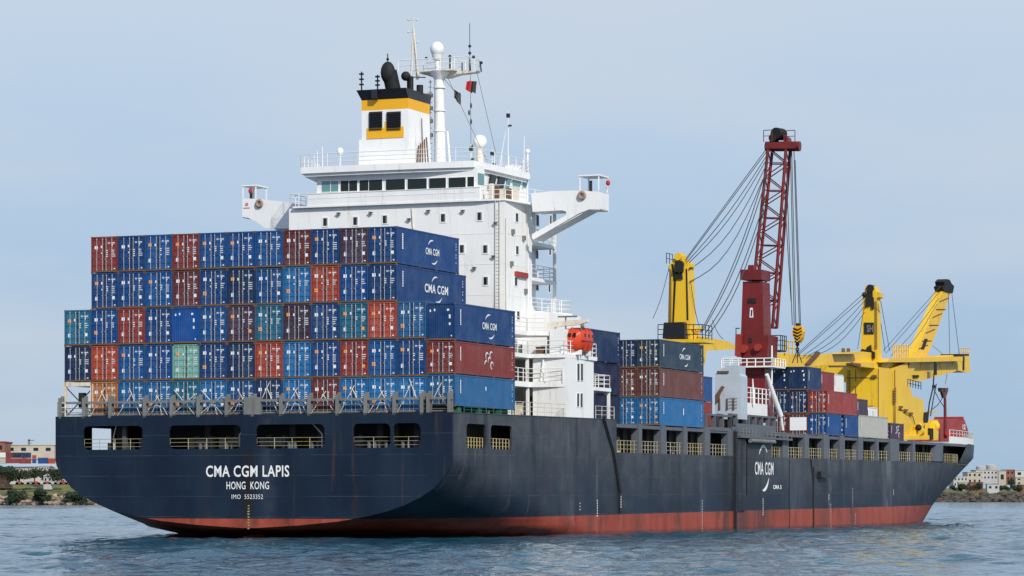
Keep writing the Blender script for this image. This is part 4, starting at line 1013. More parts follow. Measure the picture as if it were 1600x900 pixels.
# wings
UW = 29.0
def wing(pts_body, hole, pts_can, name):
    root = None
    mb = MB(); loops = [[onu(x, y, UW) for x, y in pts_body]] + ([[onu(x, y, UW) for x, y in hole]] if hole else [])
    mb.panel(loops[0], loops[1:], lambda a, b, d: (UW + d, a, b), th=.14)
    top = [onu(x, y, UW) for x, y in pts_body]
    mb.panel(loops[0], loops[1:], lambda a, b, d: (UW + 2.2 + d, a, b), th=.14)
    return mb
body = [(830, 302), (845, 300.5), (860, 298.5), (900, 297.5), (936.5, 299.5), (936.5, 327.5), (921, 327), (905, 333), (833.5, 374.5), (831, 372), (831, 366), (885, 336), (884.5, 330.5), (878, 328.5), (832, 331)]
mb = wing(body, None, None, 'bridge_wing')
a = onu(936.5, 300, UW); b = onu(936.5, 327.5, UW); c = onu(832, 331, UW)
mb.box((UW + .14, a[0], b[1]), (UW + 2.2, a[0] + .12, a[1])); mb.box((UW + .14, a[0], b[1]), (UW + 2.2, c[0], b[1] + .12))
d1 = onu(921, 327, UW); d2 = onu(833.5, 374.5, UW)
mb.prism([(UW + .14, d1[0], d1[1]), (UW + .14, d2[0], d2[1]), (UW + .14, d2[0], d2[1] + .15), (UW + .14, d1[0], d1[1] + .15)], (2.06, 0, 0))
wing_s = mb.build('bridge_wing', M['white'], ship)
pb = [(378.5, 310), (400, 310.5), (452, 316), (482, 322), (482, 331), (455, 331), (452, 331.5), (452, 357), (415, 357), (400, 346), (388, 340.5), (378.5, 339)]
mb = wing(pb, None, None, 'bridge_wing')
a = onu(378.5, 310, UW); b = onu(378.5, 339, UW); c = onu(482, 331, UW)
mb.box((UW + .14, a[0] - .12, b[1]), (UW + 2.2, a[0], a[1])); mb.box((UW + .14, c[0], c[1] - .3), (UW + 2.2, a[0], c[1] - .15))
wing_p = mb.build('bridge_wing', M['white'], ship)
for (xa, xb), ytop, yb, parent in (((905, 936), 274.5, 299, wing_s), ((378.5, 400), 290.5, 311, wing_p)):
    va, zt = onu(xb, ytop, UW); vb, _ = onu(xa, ytop, UW); _, zb = onu(xa, yb, UW); mb = MB()
    for u in (UW + .05, UW + 2.15):
        for v in (va + .05, vb - .05): mb.box((u - .05, v - .05, zb), (u + .05, v + .05, zt))
    mb.box((UW - .05, va - .05, zt), (UW + 2.3, vb + .05, zt + .12)); mb.box((UW + .3, (va + vb) / 2 - .1, zb), (UW + .5, (va + vb) / 2 + .1, zt - .35), 1)
    mb.build('wing_shelter', [M['white'], M['dark']], parent)
for x, y, parent, xr, yr in ((910, 305.5, wing_s, 947.5, 285), (406, 318, wing_p, 389, 298)):
    v, z = onu(x, y, UW); mb = MB(); mb.torus((UW - .12, v, z), .27, .13, m=0); mb.build('life_ring', M['lifering'], parent)
    v, z = onu(xr, yr, UW + 1.2 if x > 800 else UW); mb = MB(); mb.ball((UW + (1.6 if x > 800 else .3), v, z), .19, sc_=(1, 1, 1.3)); mb.build('red_lamp', M['flagred'], parent)
mb = MB(); v, z = onu(385.5, 319.5, UW); text_mb(mb, '0', lambda a_, b_: (UW - .015, v - a_, z + b_), .3, .3, .05); mb.box((UW - .02, v - .32, z - .35), (UW - .005, v + .32, z - .28)); mb.build('wing_marking', M['flagred'], wing_p, fixn=False)
# ------------------------------------------------------------------ funnel
UF = 26.4
def fz(y, u=UF): return CH + (HOR - y) / 18.15
fn0 = MB()
def frus(mb, poly0, z0, poly1, z1, m=0):
    n = len(poly0); vs = [(a, b, z0) for a, b in poly0] + [(a, b, z1) for a, b in poly1]
    mb.add(vs, [tuple(range(n))[::-1], tuple(range(n, 2 * n))] + [(i, (i + 1) % n, n + (i + 1) % n, n + i) for i in range(n)], m)
def rp_(xl, xr, du, u=UF, len_=4.6):
    a = onu(xl, 200, u)[0]; b = onu(xr, 200, u)[0]; return [(u, b), (u + len_, b), (u + len_, a), (u, a)]
frus(fn0, rp_(560.5, 640, 0), zr1 - .1, rp_(561, 639, 0), fz(215))
frus(fn0, rp_(565.5, 638.6, 0), fz(215), rp_(565, 638, 0), fz(170))
frus(fn0, rp_(564.9, 638.0, 0), fz(170), rp_(565, 638, 0), fz(152.5), 1)
funnel = fn0.build('funnel', [M['white'], M['amber']], ship)
mb = MB(); frus(mb, rp_(565, 638, 0, UF - .02, 4.7), fz(153.5), rp_(556.5, 634, 0, UF - .5, 5.6), fz(138.5)); mb.build('funnel_cowl', M['black'], funnel)
mb = MB(); a, z0_ = onu(631, 214.5, UF); b, z1_ = onu(573.5, 200.5, UF); mb.box((UF - .06, a, z0_), (UF - .02, b, z1_)); a2 = onu(605, 200, UF)[0]; mb.box((UF - .05, a2 - .2, z1_), (UF - .02, a2 + .2, z1_ + .5)); mb.build('amber_band', M['amber'], funnel)
for x0, x1 in ((577, 597.5), (604.5, 626.5)):
    a, zb = onu(x1, 203, UF); b, zt = onu(x0, 175, UF); mb = MB(); mb.box((UF - .05, a, zb), (UF - .01, b, zt))
    for k in range(9): z = zb + (zt - zb) * (k + .1) / 9; mb.prism([(UF - .05, a, z), (UF - .16, a, z), (UF - .05, a, z + .1)], (0, b - a, 0))
    mb.build('louvre', M['dark'], funnel)
mb = MB()
def pipe(x, ytop, r, u, bend=0):
    v, z = onu(x, ytop, u); zb = fz(139); mb.tube((u, v, zb), (u, v, z - r * (1.0 if bend else 0)), r, 14); return v, z
u = UF + 1.6; v, z = onu(612, 97, u); zb = fz(140)
mb.tube((u + .3, v - .1, zb), (u - .2, v + .15, z - .8), .66, 16); mb.ball((u - .35, v + .2, z - .95), .78, sc_=(.7, .86, 1.25))
mb.tube((u - .4, v + .2, z - .3), (u - .4, v + .2, z + .7), .05, 6); mb.ball((u - .4, v + .2, z + .2), .13)
for du_, xx in ((1.2, 637), (1.5, 633)):
    v2, z2 = onu(xx, 118, UF + 2); mb.tube((UF + 2 + du_ * .6, v2, zb), (UF + 2 + du_ * .6, v2, z2), .22, 10)
v2, z2 = onu(634, 119, UF + 2.5); mb.ball((UF + 2.5, v2, z2), .42); v2, z2 = onu(656, 133, UF + 3); mb.tube((UF + 3, v2, zb), (UF + 3, v2, z2), .3, 10)
mb.build('exhaust_pipe', M['soot'], funnel)
mb = MB()
for x, yt in ((565, 112), (590, 117)):
    v2, z2 = onu(x, yt, UF + .4); mb.tube((UF + .4, v2, zb - .3), (UF + .4, v2, z2), .07, 6)
    for q in (.35, .6, .85): mb.box((UF + .25, v2 - .18, zb + (z2 - zb) * q), (UF + .5, v2 + .18, zb + (z2 - zb) * q + .12))
mb.build('vent_mast', M['soot'], funnel)
mb = MB(); a, z1_ = onu(586, 150, UF - .35); mb.box((UF - .6, a - .3, z1_ - .2), (UF - .2, a + .25, z1_ + .5)); mb.build('flood_light', M['black'], funnel)
mb = MB(); v_ = onu(638, 200, UF)[0]
for k in range(5): pa_ = PV(652 + k * 3, 215, v_ - .3); mb.tube((pa_[0], v_ - .25 - .1 * k, zr1), (pa_[0] + .3, v_ - .3, fz(225 - 4 * k)), .07, 6)
pa_ = PV(662, 215, v_ - .2); mb.path([(pa_[0], v_ - .15, zr1), (pa_[0] - .3, v_ - .15, fz(180))], .04)
mb.build('side_piping', M['rusty'], funnel)
# ------------------------------------------------------------------ radar mast
UM = 33.0
def Pm(x, y, u=UM): return P(x, y, u)
mast = thing('radar_mast', 'tall white radar mast with platform and dome behind the funnel', 'mast', (UM, Pm(687, 255)[1], zr1))
mb = MB(); a = Pm(688, 255); b = Pm(686, 125); c = Pm(687, 112)
mb.tube((UM, a[1], zr1), b, .52, 16, .42); mb.tube(b, c, .42, 16, 1.0)
for y in (205, 173, 137): q = Pm(687, y); mb.tube((q[0], q[1], q[2] - .06), (q[0], q[1], q[2] + .06), .56, 16)
mb.tube((UM, Pm(704, 255)[1], zr1), Pm(699, 205), .1, 8); mb.build('mast_column', M['white'], mast)
mb = MB(); l = Pm(646, 112); r = Pm(745, 111); r2 = Pm(735, 114)
mb.prism([Pm(646, 110), Pm(745, 110), Pm(743, 112.5), Pm(715, 116), Pm(700, 121), Pm(676, 121), Pm(665, 117), Pm(648, 113)], (.9, 0, 0)); mb.box((UM - .9, Pm(715, 110)[1], Pm(700, 112)[2]), (UM + 1.8, Pm(660, 110)[1], Pm(700, 110)[2])); pl = mb.build('mast_platform', M['whitedirtshade'], mast)
mb = MB(); zz = Pm(700, 110)[2]; mb.rail([(UM - .85, Pm(628, 110)[1], zz), (UM - .85, Pm(738, 110)[1], zz), (UM + 1.6, Pm(738, 110)[1], zz), (UM + 1.6, Pm(650, 110)[1], zz)], 1.0, 1.3, 2, .03); mb.build('platform_rail', M['whiterail'], mast)
mb = MB(); q = Pm(683, 77); mb.ball(q, .62, sc_=(1, 1, 1.08), ns=18, nr=12); mb.tube((q[0], q[1], q[2] - .5), (q[0], q[1], q[2] - .95), .5, 14, .35); mb.tube((q[0], q[1], q[2] - .95), (q[0], q[1], zz), .22, 8); mb.build('radar_dome', M['white'], mast)
mb = MB()
for s_ in ((-.35, 0), (.35, 0), (0, .5)): mb.tube((UM + s_[1], Pm(648, 110)[1] + s_[0], zz - .6), Pm(646, 42), .085, 5)
for k in range(8):
    t = k / 8; y = 108 - 62 * t; q = Pm(647, y); hw_ = .35 * (1 - t) + .05; mb.tube((q[0], q[1] - hw_, q[2]), (q[0], q[1] + hw_, q[2] + .35), .03, 4)
mb.tube(Pm(646, 45), Pm(645.5, 24), .035, 5)
for x, y in ((638, 31), (652, 31), (638, 50), (653, 66)): a = Pm(646, y); b = Pm(x, y); mb.tube(a, b, .03, 4); mb.ball(b, .1)
mb.build('lattice_pole', M['whitedirtshade'], mast)
mb = MB(); mb.tube(Pm(734.5, 110), Pm(734, 92), .1, 6, .05); mb.tube(Pm(734, 92), Pm(734, 36), .03, 4); mb.tube(Pm(752, 112), Pm(750, 96), .07, 5)
for x, y in ((734, 83), (740, 89), (752, 98), (734, 72), (703, 88), (666, 91)): mb.ball(Pm(x, y), .14)
mb.tube(Pm(703, 110), Pm(703, 90), .08, 5); mb.tube(Pm(666, 110), Pm(666, 92), .06, 5); mb.tube(Pm(722, 110), Pm(722, 98), .06, 5)
mb.build('signal_pole', M['dark'], mast)
mb = MB()
for y in range(128, 250, 8): a = Pm(675, y); b = Pm(672, y); mb.path([(a[0], a[1], a[2]), (b[0], b[1] + .15, b[2])], .03, 4)
mb.tube(Pm(672.5, 125), Pm(671.5, 255), .035, 5); mb.tube(Pm(628, 120), Pm(665, 121), .05, 4)
for y in (150, 170, 190, 212): mb.box(tuple(Vector(Pm(676, y)) - Vector((.3, 0, .1))), tuple(Vector(Pm(671, y)) + Vector((.1, .2, .2))))
mb.build('mast_ladder', M['grey'], mast)
for (x, y, col, lab, k) in ((734, 133, 'flagred', 'red signal flag hanging from the mast halyard', 0), (739.5, 133.5, 'dark', 'black signal flag hanging right beside the red one', 0), (714.5, 146, 'dark', 'small dark flag flying just right of the mast column', 1)):
    a = Pm(x, y, UM + .2); mb = MB(); n = 6; vs = []
    for i in range(n + 1):
        for j in range(3): vs.append((a[0] + .12 * math.sin(i * 1.4), a[1] + (.30 - .1 * i + (j * .06 if not k else 0)), a[2] + .36 - (.36 + .03 * i * (j == 2)) * j - (.06 * i if k else 0)))
    mb.add(vs, [(3 * i + j, 3 * i + 3 + j, 3 * i + 4 + j, 3 * i + 1 + j) for i in range(n) for j in range(2)], 0, True)
    o = mb.build('signal_flag', M[col], None, base=a, fixn=False); tag(o, lab, 'flag', 'flags on the mast')
mb = MB()
for p_, q_ in (((735, 114), (736, 250)), ((700, 122), (760, 250)), ((745, 112), (775, 240)), ((693, 122), (712, 145))): mb.tube(Pm(*p_), Pm(*q_), .022, 4)
for x, y in ((736, 165), (733, 176), (736, 190), (738, 230)): mb.ball(Pm(x, y), .16, sc_=(.6, .6, 1.6))
mb.build('halyard', M['cable'], mast)
# roof antennas
def roofthing(name, lab, cat, x, u, group=None): return thing(name, lab, cat, (u, onu(x, 250, u)[0], zr1), group)
t = roofthing('satellite_dome', 'white satellite dome on a post on the right part of the bridge roof', 'antenna', 750, 34, 'domes on the bridge roof')
q = P(750, 222, 34); mb = MB(); mb.ball(q, .62, ns=18, nr=12, sc_=(1, 1, 1.05)); mb.build('dome', M['white'], t); mb = MB(); mb.tube((34, q[1], zr1), (34, q[1], q[2] - .5), .38, 12, .3); mb.build('dome_post', M['whitedirtshade'], t)
t = roofthing('satellite_dome', 'small white dome on a thin post at the left end of the bridge roof', 'antenna', 531.5, 26, 'domes on the bridge roof')
q = P(531.5, 237, 26); mb = MB(); mb.ball(q, .30, sc_=(1, 1, 1.2)); mb.build('dome', M['white'], t); mb = MB(); mb.tube((26, q[1], zr1), (26, q[1], q[2] - .3), .07, 8); mb.build('dome_post', M['white'], t)
t = roofthing('satellite_dome', 'tiny white dome at the far right corner of the bridge roof', 'antenna', 824, 37.5, 'domes on the bridge roof')
q = P(824.5, 237, 37.5); mb = MB(); mb.ball(q, .22, sc_=(1, 1, 1.1)); mb.build('dome', M['white'], t); mb = MB(); mb.tube((37.5, q[1], zr1), (37.5, q[1], q[2] - .2), .09, 8); mb.build('dome_post', M['white'], t)
for x, y, u, lab in ((794, 173, 36, 'tall white whip antenna on the right of the bridge roof'), (790, 205, 35.5, 'slanted short antenna beside the tall whip'), (819, 212, 37.5, 'thin antenna near the right roof corner'), (496, 236, 26, 'thin antenna above the left end of the bridge roof'), (504, 228, 26, 'slender antenna left of the small dome'), (736, 225, 33, 'short dark-tipped antenna left of the big roof dome'), (769, 233, 35, 'stubby camera post right of the big roof dome')):
    v, z = onu(x, y, u); mb = MB(); k = 1.4 if x == 790 else 0; mb.tube((u, v + k * .5, zr1), (u, v, z), .05, 6, .025)
    if x in (794, 736, 769): mb.box((u - .12, v - .14, z - .6), (u + .12, v + .14, z - .25), 1); mb.box((u - .1, v - .3, z - 1.4), (u + .1, v - .05, z - 1.25), 1)
    o = mb.build('whip_antenna', [M['whiterail'], M['dark']], None, base=(u, v, zr1)); tag(o, lab, 'antenna', 'antennas on the bridge roof')
# ------------------------------------------------------------------ cranes
def prof_u(mb, pts, u, th, m=0): mb.prism([P(x, y, u) for x, y in pts], (th, 0, 0), m)
def prof_v(mb, pts, v, th, m=0): mb.prism([PV(x, y, v) for x, y in pts], (0, th, 0), m)
# yellow crane amidships
uy = 61.5; vy = onu(1062, 480, uy)[0]
cy = thing('deck_crane', 'yellow crane with black cab rising behind the mid-ship container block', 'crane', (uy, vy, 9.7), 'deck cranes')
mb = MB(); prof_u(mb, [(1043, 530), (1078, 530), (1074.5, 412), (1046, 412)], uy, 1.9); mb.tube((uy + 1, vy, 9.6), (uy + 1, vy, P(1060, 530, uy)[2]), 1.1, 16)
mb.build('crane_house', M['yellow'], cy)
mb = MB(); prof_u(mb, [(1050, 520), (1052, 520), (1056, 440), (1051, 412), (1049, 412), (1053, 440)], uy - .06, .05); prof_u(mb, [(1073, 500), (1075.5, 500), (1073.5, 420), (1071.5, 420)], uy - .05, .04)
prof_u(mb, [(1053, 436), (1066, 436), (1065, 426), (1063, 424), (1062, 431), (1058, 424), (1054, 426)], uy - .2, .2)
prof_u(mb, [(1053, 425), (1066, 425), (1067, 411), (1063, 407), (1055, 408)], uy - .4, .5); mb.build('sheave_recess', M['soot'], cy)
mb = MB(); prof_u(mb, [(1045, 418), (1049, 418), (1049, 408), (1053, 404), (1056, 404), (1056, 396), (1064, 395), (1066, 403), (1071, 405), (1074, 410), (1079, 412), (1079, 417), (1075, 419), (1075, 424), (1045, 424)], uy + .1, 1.3); q = P(1060, 401, uy); mb.tube((uy - .2, q[1], q[2]), (uy + .8, q[1], q[2]), .36, 12); mb.build('crane_head', M['yellow'], cy)
mb = MB(); q0 = P(1046, 412, uy); q1 = P(1075, 412, uy); mb.rail([(uy - .3, q0[1] + .2, q0[2]), (uy - .3, q0[1] + .2, q0[2]), (uy + 1.5, q0[1] + .2, q0[2])], 1.0, .8, 2, .03); q0 = P(1033, 531, uy); q1 = P(1102, 531, uy); mb.rail([(uy - .9, q0[1], q0[2]), (uy - .9, q1[1], q1[2]), (uy + 2, q1[1], q1[2])], 1.4, .9, 3, .035); mb.build('crane_railing', M['dark'], cy)
mb = MB(); prof_u(mb, [(1035, 529), (1070, 529), (1068, 503), (1037, 504)], uy - 1.0, .95); mb.build('crane_cab', M['black'], cy)
mb = MB(); prof_u(mb, [(1031, 535), (1102, 535), (1102, 530), (1031, 530)], uy - 1.1, 3.4); mb.build('crane_platform', M['yellow'], cy)
vj = 1.6; mb = MB(); prof_v(mb, [(1078, 534), (1098, 526), (1140, 534), (1149, 541), (1148, 546), (1100, 548), (1078, 540)], vj, 1.5)
prof_v(mb, [(1080, 533), (1094, 512), (1096, 513), (1085, 534)], vj, .3); prof_v(mb, [(1096, 528), (1084, 512), (1082, 514), (1094, 530)], vj, .3); prof_v(mb, [(1086, 514), (1098, 510), (1099, 514), (1088, 518)], vj - .1, .6); prof_v(mb, [(1100, 548), (1104, 548), (1102, 570), (1099, 570)], vj, .3)
mb.build('crane_jib', M['yellow'], cy)
# red lattice crane
ur = 86.0
cr = thing('deck_crane', 'dark red crane with tall lattice boom standing amidships', 'crane', (ur, onu(1185, 600, ur)[0], 9.7), 'deck cranes')
mb = MB(); prof_u(mb, [(1153, 660), (1197, 660), (1191, 440), (1160.5, 440)], ur, 2.6); prof_u(mb, [(1156, 437), (1190, 437), (1190, 421), (1157, 421)], ur - .3, 3.0)
prof_u(mb, [(1151, 558), (1199, 558), (1201, 524), (1151, 524)], ur - .4, 3.3); prof_u(mb, [(1155, 563), (1194, 563), (1190, 585), (1160, 585)], ur - .2, 2.9)
prof_u(mb, [(1168, 422), (1178, 422), (1177, 414), (1169, 414)], ur, 1)
mb.build('crane_tower', M['redcrane'], cr)
mb = MB(); prof_u(mb, [(1148, 556), (1157, 556), (1157, 522), (1149, 522)], ur - .9, .9)
q = P(1172, 545, ur - .5); mb.tube((ur - .9, q[1] + .6, q[2]), (ur - .4, q[1] + .6, q[2]), .42, 12); q = P(1182, 543, ur - .5); mb.tube((ur - .9, q[1] - .2, q[2]), (ur - .4, q[1] - .2, q[2]), .38, 12); mb.build('winch', M['redhouse'], cr)
mb = MB(); prof_u(mb, [(1171, 496), (1177, 496), (1176, 481), (1172, 481)], ur - .05, .04); mb.build('notice_plate', M['wlabel'], cr)
mb = MB(); prof_u(mb, [(1173, 494), (1175, 494), (1175.5, 484), (1173.5, 484)], ur - .08, .03); prof_u(mb, [(1168, 473), (1181, 473), (1180, 466), (1169, 466)], ur - .1, .1); prof_u(mb, [(1170, 535), (1174, 535), (1174, 528), (1170, 528)], ur - .5, .1); mb.build('dark_hatch', M['soot'], cr)
mb = MB(); q0 = P(1127, 571, ur - 1); q1 = P(1207, 573, ur - 1); zz_ = q0[2] - .1
mb.rail([(ur - 1, q0[1], zz_), (ur - 1, q1[1], zz_), (ur + 3.5, q1[1], zz_)], .75, .9, 2, .055, 0, .07); mb.box((ur - 1.05, q1[1], zz_ - .15), (ur + 3.5, q0[1], zz_)); mb.build('white_walkway', M['whiterail'], cr)
mb = MB(); q = P(1211, 545, ur + 3); a_ = PV(1199, 545, q[1]); mb.rail([(ur + 3, q[1] + .6, P(1205, 547, ur + 3)[2]), (ur + 3, q[1] - .6, P(1205, 547, ur + 3)[2]), (ur + 5, q[1] - .6, P(1205, 547, ur + 3)[2])], 1.5, .7, 3, .04); mb.box((ur + 3, q[1] - .6, P(1205, 549, ur + 3)[2]), (ur + 5, q[1] + 1.4, P(1205, 547, ur + 3)[2]))
mb.tube(P(1150, 523, ur - .5), P(1150, 512, ur - .5), .05, 4); mb.tube(P(1150, 513, ur - .5), P(1156, 513, ur - .5), .05, 4); mb.build('side_cage', M['dark'], cr)
u_b = 90.0
chn = [((1170, 510), (1200, 233)), ((1207, 512), (1228, 233))]
mb = MB(); CH_ = []
for (xa, ya), (xb, yb) in chn:
    for du in (0, 1.5): a = P(xa, ya, u_b); b = P(xb, yb, u_b); a = (a[0] + du, a[1], a[2]); b = (b[0] + du, b[1], b[2]); CH_.append((Vector(a), Vector(b))); mb.tube(a, b, .17, 8)
for i, (p_, q_) in enumerate(((0, 1), (2, 3), (0, 2), (1, 3))):
    A, Bb = CH_[p_], CH_[q_]; n = 13
    for k in range(n):
        t0, t1 = k / n, (k + 1) / n
        if k % 2: mb.tube(A[0].lerp(A[1], t0), Bb[0].lerp(Bb[1], t1), .065, 5)
        else: mb.tube(Bb[0].lerp(Bb[1], t0), A[0].lerp(A[1], t1), .065, 5)
        if k % 2 == 0 and i > 1: mb.tube(A[0].lerp(A[1], t0), Bb[0].lerp(Bb[1], t0), .06, 5)
mb.build('lattice_boom', M['redcrane'], cr)
mb = MB(); prof_u(mb, [(1195, 232), (1241, 232), (1241, 222), (1195, 222)], u_b - .2, 2.4); a = P(1196, 227, u_b - .3); b = P(1241, 227, u_b - .3)
mb.tube((u_b + .8, a[1] + .3, a[2]), (u_b + .8, b[1] - .3, b[2]), .52, 12); prof_u(mb, [(1202, 222), (1209, 222), (1209, 210), (1203, 214)], u_b, 1.4); prof_u(mb, [(1224, 222), (1232, 222), (1230, 214), (1224, 210)], u_b, 1.4); mb.build('boom_head', M['redcrane'], cr)
mb = MB(); q = P(1215.5, 209, u_b + .3); mb.tube((u_b - .1, q[1] + .15, q[2]), (u_b + 1.2, q[1] - .2, q[2]), .62, 14); q = P(1209, 216, u_b + .3); mb.tube((u_b - .2, q[1], q[2]), (u_b + 1, q[1], q[2]), .42, 12); mb.build('head_sheave', M['soot'], cr)
mb = MB(); a = P(1194, 222, u_b); b = P(1243, 222, u_b); mb.rail([(u_b - .2, a[1], a[2]), (u_b - .2, a[1] - .9, a[2])], 1.2, 1, 2, .035); mb.rail([(u_b - .2, b[1] + .9, b[2]), (u_b - .2, b[1], b[2])], 1.2, 1, 2, .035); mb.build('head_rail', M['redcrane'], cr)
def cables(name, lst, r, parent, u1=None):
    mb = MB()
    for a, b, sag in lst:
        a = Vector(P(*a)); b = Vector(P(*b)); pts = [a.lerp(b, k / 8) - Vector((0, 0, sag * math.sin(math.pi * k / 8))) for k in range(9)]
        mb.path(pts if sag else [a, b], r, 5)
    return mb.build(name, M['cable'], parent)
ub_ = u_b
cables('boom_stays', [((1072, 404, uy), (1195, 236, ub_), 0), ((1072, 407, uy), (1197, 238, ub_), 0), ((1073, 410, uy), (1198, 243, ub_), .6), ((1074, 413, uy), (1199, 247, ub_), 1.0), ((1076, 422, uy), (1200, 252, ub_), 1.8), ((1078, 440, uy), (1192, 280, ub_), 2.2)], .045, cr)
cables('luffing_ropes', [((1094, 520, 64), (1199, 260, ub_), 1.4), ((1098, 517, 64), (1199, 275, ub_), 1.4), ((1103, 520, 64), (1196, 310, ub_), 1.6), ((1108, 522, 64), (1194, 330, ub_), 1.6)], .05, cr)
cables('slack_rope', [((1020, 498, uy), (1046, 415, uy), .5), ((1079, 440, uy), (1097, 520, uy + 4), 0.8), ((1113, 500, 66), (1130, 530, 68), .3)], .03, cy)
hk = thing('hook_block', 'black and yellow striped hook block hanging from the red crane boom', 'hook', P(1246, 522, ub_ + 1.5))
cables('hoist_ropes', [((1235, 234, ub_ + 1), (1241, 510, ub_ + 1.4), 0), ((1237, 234, ub_ + 1), (1243.5, 510, ub_ + 1.4), 0), ((1240.5, 234, ub_ + 1), (1249, 510, ub_ + 1.4), 0), ((1242.5, 250, ub_ + 1), (1251, 510, ub_ + 1.4), 0), ((1228, 240, ub_ + 1), (1238, 508, ub_ + 1.4), .3), ((1226, 300, ub_ + 1), (1236, 470, ub_ + 1.4), .3)], .045, hk)
mb = MB(); prof_u(mb, [(1241, 509), (1251, 509), (1254.5, 518), (1252.5, 528), (1248, 535.5), (1244, 535.5), (1239.5, 527), (1237, 518)], ub_ + 1.0, .9, 0); mb.build('block_plate', M['amber'], hk)
mb = MB()
for k in range(5):
    y = 512 + k * 5; prof_u(mb, [(1239.5 + (k > 2) * 2, y + 2), (1246, y + 5), (1252.5 - (k > 2) * 2, y + 1), (1252.5 - (k > 2) * 2, y - 1), (1246, y + 2.4), (1239.5 + (k > 2) * 2, y - .5)], ub_ + .95, .06)
prof_u(mb, [(1244, 510), (1248, 510), (1248, 505), (1244, 505)], ub_ + 1.1, .6); q = P(1246, 538, ub_ + 1.4); mb.ball(q, .22); mb.tube(q, P(1246, 545, ub_ + 1.4), .07, 6); mb.torus(P(1246, 546, ub_ + 1.4), .16, .06); mb.build('hook_stripes', M['soot'], hk)
cables('hook_sling', [((1246, 546, ub_ + 1.4), (1238, 567, ub_ + 6), 0), ((1246, 546, ub_ + 1.4), (1253, 567, ub_ + 6), 0), ((1246, 546, ub_ + 1.4), (1246, 567, ub_ + 6), 0)], .05, hk)
# slanted white post and small gear next to the red tower
sp_ = thing('slanted_post', 'long white slanted post beside the foot of the red crane', 'post', (88, 1, 9.9)); mb = MB(); a = PV(1198, 585, 1.2); b = PV(1220, 650, .6); c = PV(1223, 672, .6); mb.tube(a, b, .2, 8, .28); mb.tube(b, c, .16, 8); mb.tube(PV(1206, 540, 1.2), PV(1206, 600, 1.2), .09, 6); mb.build('post_tube', M['white'], sp_)
# pale grey casing
uc = 71.0
ca = thing('ventilation_casing', 'pale grey stepped casing left of the red crane tower', 'casing', (uc, onu(1140, 640, uc)[0], 9.7))
mb = MB(); p3 = [(1117, 655), (1158, 655), (1158, 588), (1155, 584), (1155, 571), (1133, 571), (1131, 575), (1127, 577), (1125, 582), (1119, 583), (1117, 587)]
prof_u(mb, p3, uc, 2.0); mb.build('casing_body', M['palegrey'], ca)
mb = MB(); prof_u(mb, [(1120, 582.5), (1138, 582.5), (1138, 579.5), (1120, 579.5)], uc - .15, .15); prof_u(mb, [(1117, 625), (1121, 612), (1127, 603), (1130, 604), (1124, 614), (1120, 628)], uc - .5, .5)
for x in (1123, 1135, 1145): prof_u(mb, [(x, 640), (x + 2, 640), (x + 1.5, 622), (x + .5, 622)], uc - .15, .15)
mb.build('vent_fitting', M['rusty'], ca)
mb = MB(); q0 = P(1129, 569, uc); q1 = P(1157, 569, uc); mb.rail([(uc + .1, q0[1], q0[2]), (uc + .1, q1[1], q1[2])], .65, .9, 2, .045); mb.build('casing_rail', M['whiterail'], ca)
mb = MB()
for y in (622, 627, 632, 637): a = P(1139, y, uc - .1); b = P(1152, y, uc - .1); mb.tube(a, b, .03, 4)
mb.build('casing_ladder', M['grey'], ca)
wl = thing('white_locker', 'white locker with rail and short pole before the red tower', 'locker', (80, 2.0, 12)); a = PV(1164, 646, 1.6); b = PV(1199, 632, 1.6); mb = MB(); mb.box((a[0], 1.6, a[2] - .2), (b[0], 3.0, b[2])); mb.build('locker_body', M['white'], wl)
mb = MB(); mb.rail([(a[0] - 1, 1.5, b[2]), (b[0] + .5, 1.5, b[2])], 1.5, 1.3, 3, .05); q = PV(1178, 632, 1.4); mb.tube(q, PV(1176, 592, 1.4), .16, 6, .06); mb.build('locker_rail', M['whiterail'], wl)
# ------------------------------------------------------------------ yellow crane house on the foredeck
ug = 135.0; v0g = onu(1373, 600, ug)[0]; v1g = onu(1321.7, 600, ug)[0]
cg = thing('crane_house', 'massive yellow crane house with twin arms on the foredeck', 'crane', (ug, v0g, 9.7), 'deck cranes')
mb = MB(); zt = P(1350, 574, ug)[2]; ue = onv(1400, 600, v0g - .4)[0]
mb.prism([(ug, v0g, 9.7), (ug, v1g, 9.7), (ug + 9, v1g, 9.7), (ug + 9, v0g - .5, 9.7)], (0, 0, zt - 9.7))
mb.prism([PV(1397, 575, v0g - .4), PV(1397, 690, v0g - .4), PV(1443, 680, v0g - .4), PV(1443, 624, v0g - .4), PV(1427, 620, v0g - .4), PV(1420, 600, v0g - .4), PV(1418, 566, v0g - .4)], (0, 3.5, 0))
mb.prism([PV(1417, 600, v0g), PV(1437, 561, v0g), PV(1424, 561, v0g), PV(1410, 598, v0g)], (0, 1.5, 0))
a = P(1282, 597, ug); mb.prism([P(1240, 560, ug), P(1322, 574, ug), P(1322, 598, ug), P(1300, 590, ug)], (.8, 0, 0))
body = mb.build('house_body', M['yellow'], cg)
mb = MB()
for x in (1337, 1372.5, 1398): q = P(x, 600, ug - .02) if x < 1390 else PV(x, 600, v0g - .43); mb.box((q[0] - .03, q[1] - .03, 9.8), (q[0] + .03, q[1] + .03, zt - .2))
mb.prism([P(1322, 590, ug - .03), P(1373, 590, ug - .03), P(1373, 591, ug - .03), P(1322, 591, ug - .03)], (.02, 0, 0))
prof_u(mb, [(1362, 590), (1369, 590), (1369, 586), (1362, 586)], ug - .3, .3)
pts = [PV(x, y, v0g - .6) for x, y in ((1405, 638), (1418, 645), (1426, 650), (1430, 664))]; mb.path(pts, .06)
